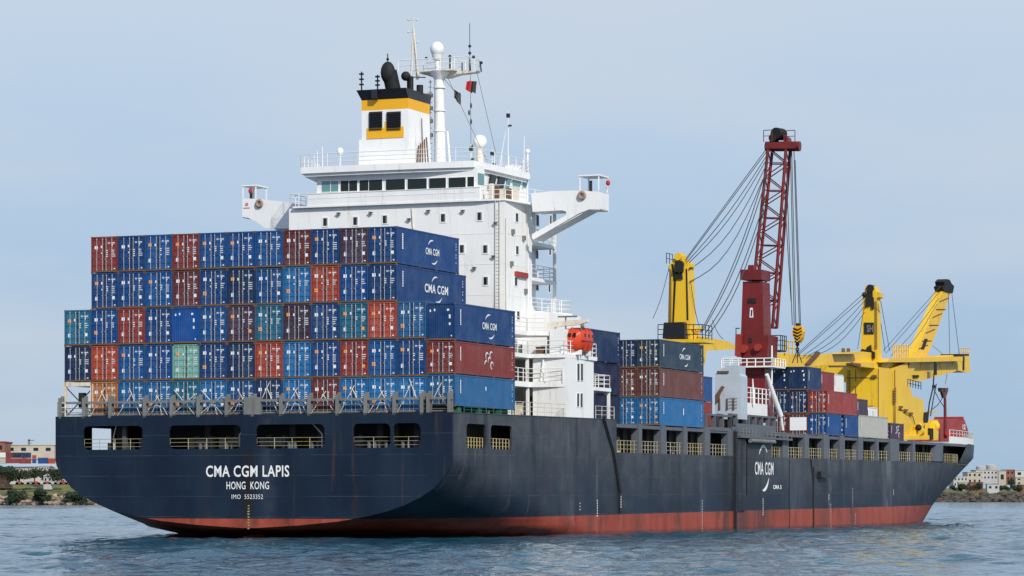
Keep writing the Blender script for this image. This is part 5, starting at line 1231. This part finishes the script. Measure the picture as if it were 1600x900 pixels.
for x, y in ((1408, 636), (1416, 641), (1424, 646)): q = PV(x, y, v0g - .6); mb.box((q[0] - .5, q[1] - .1, q[2] - .12), (q[0] + .5, q[1] + .2, q[2] + .12))
q0 = PV(1398, 608, v0g - .6); mb.path([PV(1398, 578, v0g - .6), PV(1399, 690, v0g - .6)], .06)
for y in range(608, 632, 4): q = PV(1398, y, v0g - .6); mb.box((q[0] - .25, q[1] - .1, q[2] - .05), (q[0] + .3, q[1], q[2] + .15))
mb.build('house_piping', M['rusty'], cg)
mb = MB(); q0 = PV(1402, 616, v0g); q1 = PV(1441, 622, v0g); mb.rail([PV(1418, 604, v0g - .4), PV(1439, 609, v0g - .4)], .9, 1.2, 2, .04); mb.build('house_railing', M['dark'], cg)
# aft arm, fore arm
mb = MB(); va_ = 4.2; prof_v(mb, [(1227, 573), (1228, 552), (1262, 555), (1300, 553), (1345, 549), (1372, 552), (1371, 567), (1330, 566), (1322, 571), (1285, 571), (1250, 573)], va_, 1.6)
prof_v(mb, [(1312, 553), (1345, 553), (1345, 549), (1314, 551)], va_ - .9, .9); prof_v(mb, [(1340, 572), (1372, 576), (1372, 566), (1340, 566)], va_ - .5, 2.2); mb.build('aft_arm', M['yellow'], cg)
mb = MB(); q = [PV(1228, 553, va_ - .05), PV(1246, 555, va_ - .05)]; mb.rail([(q[0][0], va_, q[0][2]), (q[1][0], va_, q[1][2])], 1.4, 1.6, 2, .06); mb.build('arm_railing', M['yellow'], cg)
mb = MB(); prof_v(mb, [(1261, 569), (1266, 570), (1283, 552), (1279, 549)], va_ - .3, .3); mb.build('hydraulic_ram', M['rusty'], cg)
mb = MB(); prof_v(mb, [(1330, 570), (1345, 574), (1345, 568), (1330, 567)], va_ - .6, .6); prof_v(mb, [(1300, 574), (1325, 574), (1325, 571), (1300, 571)], va_ - .2, .4)
mb.build('arm_bracket', M['rusty'], cg)
for x in (1318, 1326): mb = MB(); prof_v(mb, [(x, 553), (x + 3, 553), (x + 2, 544), (x + 1, 544)], va_ - .3, .3); mb.build('arm_post', M['rusty'], cg)
mb = MB(); vf = 3.4; prof_v(mb, [(1390, 564), (1403, 560), (1514, 553), (1516, 581), (1509, 582), (1498, 579), (1434, 596), (1403, 598), (1392, 594)], vf + .2, 1.6)
prof_v(mb, [(1386, 566), (1390, 560), (1507, 557), (1507, 564), (1420, 566)], vf - .9, 1.1); mb.build('fore_arm', M['yellow'], cg)
mb = MB(); prof_v(mb, [(1498, 556), (1514, 556), (1514, 553), (1498, 553)], vf - .5, 2.4, 0); prof_v(mb, [(1505, 557), (1507, 557), (1507, 579), (1505, 579)], vf - .95, .1); prof_v(mb, [(1428, 590), (1436, 590), (1436, 586), (1428, 586)], vf, .2)
prof_v(mb, [(1460, 586), (1464, 586), (1464, 567), (1460, 567)], vf - .98, .1); mb.build('arm_fitting', M['soot'], cg)
mb = MB(); a = PV(1500, 556, vf); b = PV(1515, 556, vf); mb.rail([a, b], 1.0, 1, 2, .04); mb.build('arm_railing', M['yellow'], cg); mb = MB(); a = PV(1396, 561, vf); b = PV(1420, 560, vf); mb.rail([a, b], 1.6, .8, 3, .06); mb.build('arm_railing', M['yellow'], cg)
# mast and boom of that crane
mb = MB(); prof_u(mb, [(1344, 566), (1372, 566), (1369, 466), (1374, 464), (1374, 457), (1368, 455), (1366, 447), (1352, 447), (1351, 456), (1348, 462)], ug + .6, 1.8); mb.box((ug + 2.2, v0g + .2, zt - .2), (ug + 7, v1g - .3, zt + .9)); mb.build('crane_mast', M['yellow'], cg)
mb = MB(); prof_u(mb, [(1352, 482), (1355, 476), (1357, 480), (1360, 475), (1362, 483), (1365, 483), (1365, 466), (1363, 463), (1363, 452), (1355, 452), (1354, 463), (1352, 466)], ug + .4, .2); prof_u(mb, [(1350, 522), (1365, 522), (1365, 504), (1350, 504)], ug + .5, .1)
prof_u(mb, [(1342, 560), (1366, 560), (1366, 550), (1361, 548), (1360, 539), (1355, 542), (1352, 547), (1347, 545), (1342, 551)], ug + .2, .4); q = P(1358, 450, ug); mb.tube((ug + .3, q[1], q[2]), (ug + 1.6, q[1], q[2]), .45, 12); q = P(1349, 460, ug); mb.ball((ug + .4, q[1], q[2]), .3); mb.build('sheave_housing', M['soot'], cg)
mb = MB()
text_mb(mb, 'SH', lambda a_, b_: (ug + .47, P(1357.5, 513, ug)[1] - a_, P(1357.5, 513, ug)[2] + b_), .75, .85, .03); mb.build('mast_plate_text', M['grey'], cg, fixn=False)
mb = MB(); prof_v(mb, [(1426, 562), (1433, 545), (1474, 452), (1487, 454), (1451, 552), (1444, 562)], 4.8, .25)
prof_v(mb, [(1426, 562), (1433, 545), (1474, 452), (1478, 453), (1437, 548), (1431, 562)], 4.85, 1.0)
prof_v(mb, [(1426, 562), (1433, 545), (1474, 452), (1487, 454), (1451, 552), (1444, 562)], 5.8, .25); mb.build('inclined_boom', M['yellow'], cg)
mb = MB(); prof_v(mb, [(1475, 454), (1489, 458), (1491, 447), (1487, 443), (1484, 437), (1479, 436), (1475, 440), (1476, 446), (1473, 448)], 4.6, 1.2); prof_v(mb, [(1440, 545), (1444, 546), (1450, 530), (1446, 529)], 4.7, .2); mb.build('boom_head', M['soot'], cg)
mb = MB()
for k in range(7):
    t = k / 7; xa = 1436 + 38 * t; ya = 545 - 86 * t; a = PV(xa, ya, 4.75); b = PV(xa + 14, ya - 6 + 6 * (k % 2), 4.75); mb.tube(a, b, .06, 4)
mb.build('boom_lacing', M['rusty'], cg)
vF = onu(1415, 560, ug + 20)[0]
for xa, xb, y0, y1, uu, par in ((1046.5, 1049, 528, 420, uy - .05, cy), (1368, 1370.5, 545, 470, ug + .55, cg), (1325, 1328, 660, 578, ug - .03, cg)):
    mb = MB(); a = P(xa, y0, uu); b = P(xb, y0, uu); c = P(xa, y1, uu)
    for vv in (a[1], b[1]): mb.box((uu - .1, vv - .02, a[2]), (uu - .05, vv + .02, c[2]))
    z = a[2]
    while z < c[2]: mb.box((uu - .1, b[1], z), (uu - .06, a[1], z + .04)); z += .35
    mb.build('ladder', M['rusty'], par)
for x, y in ((1335, 600), (1350, 585), (1360, 630), (1345, 655)):
    p = P(x, y, ug); mb = MB(); mb.box((ug - .12, p[1] - .35, p[2] - .3), (ug - .01, p[1] + .35, p[2] + .3)); mb.build('access_plate', M['yellow'], cg)
for x, y in ((1440, 572), (1470, 570), (1490, 566), (1412, 585)):
    p = PV(x, y, vf + .2); mb = MB(); mb.box((p[0] - .5, vf + .12, p[2] - .35), (p[0] + .5, vf + .2, p[2] + .35)); mb.build('access_plate', M['yellow'], cg)
cables('stay_cables', [((1246, 553, 104), (1349, 459, ug), 0), ((1246, 556, 104), (1350, 465, ug), 0), ((1255, 556, 106), (1351, 470, ug), .5), ((1262, 556, 108), (1351, 478, ug), .8), ((1268, 557, 110), (1351, 488, ug), 1)], .04, cg)
cables('boom_cables', [((1380, 548, 146), (1469, 448, 158), 0), ((1384, 552, 146), (1469, 455, 158), 0), ((1392, 556, 146), (1467, 466, 158), .4), ((1402, 560, 150), (1464, 475, 158), .6), ((1376, 470, ug), (1390, 548, 146), 0), ((1372, 475, ug), (1383, 550, 146), 0), ((1350, 480, ug), (1340, 545, ug), 0)], .035, cg)
mb = MB()
for a_, b_ in (((1482, 458), (1484, 560)), ((1487, 456), (1499, 556)), ((1484, 560), (1477, 600)), ((1457, 540), (1482, 561))): mb.tube(PV(*a_, 4.0), PV(*b_, 4.0), .035, 4)
mb.build('hoist_rope', M['cable'], cg)
# yellow winch machinery at its foot
mg = thing('winch_frame', 'yellow winch machinery at the foot of the crane house', 'winch', (160, 3, 9.8)); vm = 3.0
mb = MB(); prof_v(mb, [(1418, 687), (1452, 687), (1455, 680), (1418, 681)], vm - .6, 2.5); prof_v(mb, [(1424, 681), (1432, 681), (1440, 668), (1450, 660), (1446, 656), (1434, 664), (1424, 668)], vm - .2, .7); prof_v(mb, [(1445, 672), (1465, 672), (1466, 656), (1460, 660), (1456, 655), (1446, 658)], vm, 1.2); prof_v(mb, [(1456, 688), (1466, 688), (1467, 662), (1461, 662)], vm - .5, .6)
for x in (1430, 1438, 1447): prof_v(mb, [(x, 683), (x + 3, 683), (x + 5, 662), (x + 2, 662)], vm - .4, .3)
q = PV(1437, 674, vm - .4); mb.tube((q[0] - 1, vm - .4, q[2]), (q[0] + 1, vm - .2, q[2]), .6, 12); q = PV(1459, 666, vm); mb.ball((q[0], vm - .1, q[2]), .7)
prof_v(mb, [(1444, 645), (1464, 645), (1464, 642), (1444, 642)], vm + .2, .8); prof_v(mb, [(1441, 690), (1447, 690), (1447, 716), (1443, 716)], vm - .5, .4); mb.build('winch_structure', M['yellow'], mg)
mb = MB(); prof_v(mb, [(1444, 660), (1450, 660), (1452, 644), (1445, 645)], vm - .3, .8); q = PV(1434, 668, vm - .6); mb.ball((q[0], vm - .7, q[2]), .4); q = PV(1456, 678, vm - .7); mb.box((q[0] - .8, vm - .7, q[2] - .7), (q[0] + .8, vm - .4, q[2] + .7))
mb.path([PV(1450, 650, vm), PV(1452, 630, vm), PV(1458, 605, vm), PV(1461, 560, vm)], .09); mb.path([PV(1454, 650, vm), PV(1458, 625, vm), PV(1463, 600, vm)], .07); mb.ball(PV(1459, 604, vm), .25); mb.path([PV(1459, 608, vm), PV(1466, 622, vm), PV(1475, 636, vm)], .05); mb.path([PV(1456, 640, vm), PV(1466, 632, vm), PV(1474, 620, vm)], .05); mb.build('winch_ropes', M['soot'], mg)
# red deckhouse and post at the bow
vr = 7.0
rh = thing('bow_deckhouse', 'red sloped deckhouse on the bow behind the white rail', 'deckhouse', (170, vr, 10)); mb = MB()
prof_v(mb, [(1465, 690), (1465, 668), (1478, 656), (1494, 656), (1497, 655), (1500, 657), (1505, 656), (1505, 651), (1507, 656), (1513, 673), (1514, 690)], vr, 4.0); mb.build('house_shell', M['redhouse'], rh)
mb = MB(); text_mb(mb, '12', lambda a_, b_: (PV(1506, 667, vr)[0] + a_, vr - .03, PV(1506, 667, vr)[2] + b_), 1.6, .7, .04); mb.build('house_number', M['wlabel'], rh, fixn=False)
rp2 = thing('red_post', 'slim dark red post with a rusty fork top at the bow', 'post', (166, 6, 10)); mb = MB(); mb.tube(PV(1477, 685, 6), PV(1476.5, 622, 6), .24, 8, .18); prof_v(mb, [(1475, 622), (1478, 622), (1482, 609), (1480, 607), (1477, 613), (1474, 607), (1471, 609)], 5.9, .3); mb.build('post_shaft', M['redcrane'], rp2)
mb = MB(); prof_v(mb, [(1472, 612), (1481, 612), (1482, 606), (1471, 606)], 5.8, .5); mb.build('post_fork', M['rusty'], rp2)
# white bow bulwark rail
def bowpt(t, z, d=0): L0, a = bow_par(z); return (L0 + (a - d) * math.sin(t), B2 - (B2 - d) * math.cos(t))
ts = [t_at(1440, 10) + (R(60) - t_at(1440, 10)) * k / 24 for k in range(25)]
mb = MB()
for t0, t1 in zip(ts, ts[1:]):
    a = bowpt(t0, 10, .1); b = bowpt(t1, 10, .1); mb.prism([(a[0], a[1], 9.9), (b[0], b[1], 9.9), (b[0], b[1], 10.75), (a[0], a[1], 10.75)], (.0, .12, 0))
mb.rail([(*bowpt(t, 10, .15), 10.7) for t in ts], .85, 1.3, 2, .035, 0, .05)
mb.build('bow_bulwark', M['whiterail'], ship)
mb = MB()
for x, y in ((1482, 677), (1486, 682), (1490, 678), (1493, 684)): q = PV(x, y, 5.4); mb.box((q[0] - .5, 5.4, q[2] - .25), (q[0] + .4, 5.7, q[2] + .25))
mb.build('red_fitting', M['flagred'], ship)
# ------------------------------------------------------------------ far shores
def grassm(name, a, b, sc_=.4):
    m = mat(name, a, .9); t = m.node_tree; c = N(t, 'ShaderNodeTexCoord').outputs['Object']
    t.links.new(mixc(t, rampf(t, noise(t, c, sc_, 5, .65), .35, .65), a, b), t.nodes['Principled BSDF'].inputs['Base Color']); return m
M['grass'] = grassm('bank_grass', (.07, .10, .02), (.20, .17, .05), .12)
M['rock'] = grassm('shore_rock', (.12, .09, .07), (.42, .33, .24), .25)
M['rockd'] = grassm('dark_rock', (.03, .027, .024), (.11, .09, .07), .25)
M['leaf'] = grassm('leaf', (.008, .020, .010), (.024, .045, .016), .8)
M['bark'] = mat('bark', (.08, .05, .03), .9)
M['conc'] = grassm('pale_render', (.36, .32, .27), (.44, .40, .34), .1)
M['conc2'] = grassm('white_render', (.46, .46, .45), (.34, .35, .35), .1)
M['brick'] = grassm('brick_red', (.16, .06, .045), (.24, .10, .07), .2)
M['tanroof'] = grassm('tan_roof', (.36, .22, .17), (.30, .19, .15), .2)
def far(x, y, Z): return ((x - CXP) * Z / F, Z, CH + (HOR - y) * Z / F)
def strip(name, kind, x0, x1, Z, prof, m, seed, n=160, jit=1.0):
    """bank running across the view: prof = [(dy in depth, height)]"""
    g = np.random.RandomState(seed); mb = MB(); X0_, X1_ = x0 * Z / F, x1 * Z / F; vs = []
    for i in range(n + 1):
        x = X0_ + (X1_ - X0_) * i / n
        for j, (dz, h_) in enumerate(prof): q = jit if 0 < j < len(prof) else 0; vs.append((x + g.uniform(-1, 1) * q, Z + dz + g.uniform(-1, 1) * q * 1.5, h_ + g.uniform(-.5, .5) * q))
    k = len(prof); mb.add(vs, [(i * k + j, (i + 1) * k + j, (i + 1) * k + j + 1, i * k + j + 1) for i in range(n) for j in range(k - 1)])
    o = mb.build(name, m, None, world=True); o['kind'] = kind; return o
ZLt, ZRt = 1450.0, 2500.0
strip('shore_terrain', 'structure', -1250, -560, ZLt, [(-4, -1.5), (4, 4.5), (14, 5.8), (40, 7.5), (60, 9.6), (300, 11), (700, 12)], M['grass'], 1, 220, .5)
strip('shore_terrain', 'structure', 480, 1100, ZRt, [(-6, -2), (6, 4.5), (20, 7), (60, 9.0), (120, 10), (900, 14)], M['grass'], 2, 220, .5)
def rocks(x0, x1, Z, h0, n, m, seed, smin, smax, name):
    g = random.Random(seed); mb = MB(); A, Bx = x0 * Z / F, x1 * Z / F
    for k in range(n):
        x = g.uniform(A, Bx); t = g.random(); s_ = g.uniform(smin, smax); z = t * h0
        mb.ball((x, Z + t * 9 - 5, z), s_, m=0 if g.random() < .55 else 1, ns=6, nr=4, sc_=(1.5, 1, .75), jit=.28)
    o = mb.build(name, m, None, world=True); o['kind'] = 'stuff'; tag(o, 'rough %s boulders along the far waterline' % ('tan and dark' if seed == 5 else 'dark'), 'rocks'); return o
rocks(-1240, -560, ZLt, 4.6, 900, [M['rock'], M['rockd']], 5, .5, 1.5, 'shore_rocks')
rocks(500, 1090, ZRt, 7.0, 1100, [M['rockd'], M['rockd']], 6, .9, 2.2, 'shore_rocks')
def tree(x, ytop, ybot, wpx, Z, label, seed, cat='bush', name='shore_bush', grp='bushes on the far left bank'):
    g = random.Random(seed); a = far(x, ybot, Z); b = far(x, ytop, Z); H_ = b[2] - a[2]; W = wpx * Z / F / 2
    root = thing(name, label, cat, a, grp, world=True); mb = MB(); mb.tube(a, (a[0], a[1], a[2] + H_ * .6), W * .06, 6, W * .03)
    for k in range(5): an_ = k * 1.3; mb.tube((a[0], a[1], a[2] + H_ * .3), (a[0] + W * .5 * math.cos(an_), a[1] + W * .5 * math.sin(an_), a[2] + H_ * .7), W * .03, 4)
    mb.build('trunk', M['bark'], root, world=True); mb = MB(); lobes = [(g.uniform(-.7, .7) * W, g.uniform(-.5, .5) * W, H_ * g.uniform(.3, .75), g.uniform(.3, .5)) for _ in range(9)]
    for lx, ly, lz, lr in lobes:
        for k in range(130):
            d = Vector((g.gauss(0, 1), g.gauss(0, 1), g.gauss(0, 1))).normalized() * (g.random() ** .4)
            c = Vector((a[0] + lx + d.x * lr * W, a[1] + ly + d.y * lr * W, a[2] + lz + d.z * lr * H_ * .62)); s_ = g.uniform(.25, .5)
            if c.z < a[2]: continue
            p = Vector((g.gauss(0, 1), g.gauss(0, 1), g.gauss(0, 1))).normalized(); q = p.orthogonal().normalized()
            mb.add([c + p * s_, c + q * s_, c - p * s_, c - q * s_], [(0, 1, 2, 3)])
    mb.build('crown', M['leaf'], root, fixn=False)
for i, (x, yt, yb, wd, lab) in enumerate(((3, 727, 746, 36, 'round dark bush at the left picture edge on the bank'), (30, 728, 757, 52, 'wide dark bush left of the twin taller bush on the bank'), (54, 726, 757, 46, 'tall dark bush in the middle of the far left bank'), (90, 729, 758, 44, 'dark bush half hidden by the ship stern'), (-22, 730, 758, 36, 'dark bush just outside the left edge'))):
    if x > 0: tree(x, yt, yb, wd, ZLt + 30, lab, i)
for i, (x, yt, yb, wd, lab) in enumerate(((26, 764, 788, 34, 'low dark shrub growing among the tan shore rocks'), (67, 763, 784, 34, 'low round shrub in the middle of the rocky bank'), (116, 767, 788, 40, 'low shrub among rocks next to the ship stern'))): tree(x, yt, yb, wd, ZLt - 4, lab, 20 + i, 'shrub', 'shore_shrub', 'shrubs between the rocks')
for i, (x, yt, yb, wd, lab) in enumerate(((1494, 757, 768, 22, 'low green bush on the right bank close to the bow'), (1526, 752, 768, 22, 'dark bush before the red and white building'), (1580, 748, 758, 12, 'teal-green tree between the far right buildings'), (1570, 757, 768, 18, 'low green bush right of the small white shed'), (1508, 755, 767, 24, 'dark green bush between the bow bush and the shed'), (1590, 756, 768, 20, 'dark bush at the far right below the cream hall'))): tree(x, yt, yb, wd, ZRt + 26, lab, 40 + i, 'bush', 'shore_bush', 'bushes on the far right bank')
def fbuild(x0, x1, yt, yb, Z, m, label, depth=25, floors=1, wins=0, name='shore_building', roofm=None, grp='buildings on the far shore', cat='building', peak=0):
    a = far(x0, yb, Z); b = far(x1, yt, Z); base = (a[0], Z, a[2]); root = thing(name, label, cat, base, grp, world=True); mb = MB(); mb.box((a[0], Z, a[2] - 3), (b[0], Z + depth, b[2])); mb.build('wall', m, root)
    mb = MB()
    if peak: mb.prism([(a[0] - .5, Z - .5, b[2] + .02), (b[0] + .5, Z - .5, b[2] + .02), ((a[0] + b[0]) / 2, Z - .5, b[2] + peak)], (0, depth + 1, 0))
    else: mb.box((a[0] - .4, Z - .4, b[2] + .02), (b[0] + .4, Z + depth + .4, b[2] + .5))
    mb.build('roof', roofm or m, root)
    for f in range(floors):
        for k in range(wins):
            cw = (b[0] - a[0]) / wins; x = a[0] + cw * (k + .3); z = a[2] + (b[2] - a[2]) * (f + .35) / floors; mb = MB(); mb.box((x, Z - .12, z), (x + cw * .4, Z - .02, z + (b[2] - a[2]) / floors * .38)); mb.build('window', M['glass'], root)
    return root
Zb = ZLt + 120
fbuild(8, 85, 696, 709, Zb + 60, M['conc'], 'long pale warehouse with small dark windows on the left horizon', 30, 1, 4)
fbuild(-30, 7, 691, 709, Zb + 40, M['brick'], 'dark red-brown block at the left picture edge', 25, 1, 3)
fbuild(-40, 15, 740, 753, ZLt + 34, M['tanroof'], 'low tan shed at the left edge before the bushes', 10)
fbuild(60, 77, 729, 735, ZLt + 45, M['conc2'], 'small white low building between the dark bushes', 6, 1, 4)
fbuild(68, 81, 744, 755, ZLt + 28, M['conc2'], 'small white kiosk with an arched roof beside the bushes', 5, 1, 2, peak=1.2)
fbuild(68, 76, 737, 744, ZLt + 33, M['brick'], 'tiny orange-red hut above the white kiosk', 5)
cr2 = thing('harbour_crane', 'tiny grey harbour crane silhouette above the left warehouse', 'crane', far(45, 697, Zb + 50), world=True); mb = MB(); a = far(45, 697, Zb + 50); b = far(45, 686, Zb + 50); mb.box((b[0] - .5, b[1], a[2]), (b[0] + .5, b[1] + 1, b[2])); c = far(53, 689, Zb + 50); mb.box((b[0] - .5, b[1], c[2]), (c[0], b[1] + 1, c[2] + .5)); mb.box((b[0], b[1], c[2] - 1.3), (c[0] - 1, b[1] + .8, c[2] - 1)); mb.build('crane_frame', M['grey'], cr2)
k = 0
for x0, x1, yt, yb, c, lab in ((-6, 9, 707, 715, 'white', 'white box on the left quay at the picture edge'), (9, 20, 707, 715.5, 'maroon', 'maroon box, top of the pile at the left edge of the quay'), (20, 32, 707, 715.5, 'dnavy', 'dark box on the quay between a maroon and a navy one'), (32, 48, 707, 715.5, 'navy', 'navy box on top of a red one on the left quay'), (9, 30, 716, 724, 'dred', 'long dull red box in the lower row on the left quay'), (30.5, 48, 716, 724.5, 'red', 'brick red box directly below the navy one on the quay'),
    (50, 56, 717, 724, 'blue', 'small blue box right of the brick red one on the quay'), (50, 56, 711, 717, 'redor', 'small orange-red box on top of the small blue one'), (59, 75, 715, 724.5, 'blue', 'blue box near the ship stern on the quay'), (75, 86, 716, 724.5, 'redor', 'orange-red box partly hidden by the ship stern'), (-14, 9, 716, 725, 'grey', 'pale box in the lower row at the left picture edge')):
    a = far(x0, yb, Zb); b = far(x1, yt, Zb); root = thing('quay_container', lab, 'shipping container', (a[0], Zb, a[2]), 'containers on the left quay', world=True); mb = MB(); w_ = b[0] - a[0]; hh = b[2] - a[2]; mb.box((a[0] + .05, Zb + .1, a[2] + .05), (b[0] - .1, Zb + 2.3, b[2] - .05)); n = max(4, int(w_ / .6))
    for q in range(n): mb.box((a[0] + w_ * (q + .2) / n, Zb + .03, a[2] + .15), (a[0] + w_ * (q + .7) / n, Zb + .1, b[2] - .15))
    mb.build('container_body', [M['cpaint']], root, color=COLS[c])
strip('quay_wall', 'structure', -1250, -560, Zb - 4, [(-1, 11.8), (-.5, 16.9), (4, 17.2), (10, 19.3), (260, 20)], M['conc'], 9, 60, .1)
g = random.Random(12)
for i in range(11):
    x = 22 + i * 8.6; 
    if x > 108: break
    q = ('white', 'dark red', 'pale', 'grey', 'rust-coloured')[i % 5]; mm = (M['conc2'], M['brick'], M['conc'], M['grey'], M['redhouse'])[i % 5]
    a = far(x, 756.5, ZLt + 16); root = thing('parked_car', '%s car parked on the bank road, %s from the left edge' % (q, ORD[i]), 'car', a, 'cars parked on the bank road', world=True); mb = MB(); mb.prism([(a[0] - 2, a[1], a[2]), (a[0] + 2, a[1], a[2]), (a[0] + 2.1, a[1], a[2] + .7), (a[0] + 1.2, a[1], a[2] + .8), (a[0] + .7, a[1], a[2] + 1.35), (a[0] - 1.1, a[1], a[2] + 1.35), (a[0] - 1.9, a[1], a[2] + .8)], (0, 1.7, 0)); mb.build('car_body', mm, root)
Zr = ZRt + 130
for x0, x1, yt, yb, m, lab, fl, wn, nm in ((1490, 1512, 745, 761, M['conc2'], 'low white building with dark windows next to the bow', 2, 4, 'shore_building'), (1512, 1534, 738, 756, M['conc'], 'plain cream block beside the bow on the right shore', 2, 3, 'shore_building'), (1525, 1559, 735, 728 + 22, M['conc2'], 'white building with grey upper storey beneath two tanks', 2, 6, 'shore_building'), (1560, 1572, 736, 756, M['conc'], 'cream tower block right of the tanks', 1, 1, 'shore_building'), (1572, 1585, 734.5, 752, M['brick'], 'brick red block on the right shore', 2, 2, 'shore_building'), (1586, 1640, 735, 746, M['conc2'], 'white hall at the right picture edge', 1, 4, 'shore_building'), (1587, 1640, 746, 758, M['conc'], 'cream lower hall at the right picture edge', 2, 5, 'shore_building')):
    fbuild(x0, x1, yt, yb, Zr + (30 if yt < 737 else 10), m, lab, 30, fl, wn, grp='buildings on the right shore')
fbuild(1542.5, 1561.5, 757, 766.5, ZRt + 25, M['conc2'], 'small white shed standing on the right bank', 8, 1, 2, grp='buildings on the right shore')
fbuild(1592, 1640, 758, 768, ZRt + 30, M['brick'], 'low red shed at the right picture edge', 12, 1, 0, grp='buildings on the right shore')
fbuild(1498, 1515, 754, 761, ZRt + 60, M['conc'], 'small cream shed below the white building near the bow', 8, 1, 3, grp='buildings on the right shore')
fbuild(1516, 1536, 754, 763, ZRt + 55, M['brick'], 'dark red low shed behind the bushes on the right shore', 8, 1, 0, grp='buildings on the right shore')
for x, yt, yb, wpx, lab in ((1533, 729, 737, 16, 'white storage tank left of the larger one on the right shore'), (1549.5, 727, 737, 18, 'larger white storage tank on the right shore')):
    a = far(x, yb, Zr + 90); b = far(x, yt, Zr + 90); r_ = wpx / 2 * (Zr + 90) / F; root = thing('storage_tank', lab, 'tank', a, 'tanks on the right shore', world=True); mb = MB(); mb.tube((a[0], a[1], a[2] - 6), (a[0], a[1], b[2]), r_, 28); mb.build('tank_shell', M['conc2'], root); mb = MB(); mb.tube((a[0], a[1], b[2]), (a[0], a[1], b[2] + 1), r_, 28, r_ * .2); mb.build('tank_roof', M['conc2'], root)
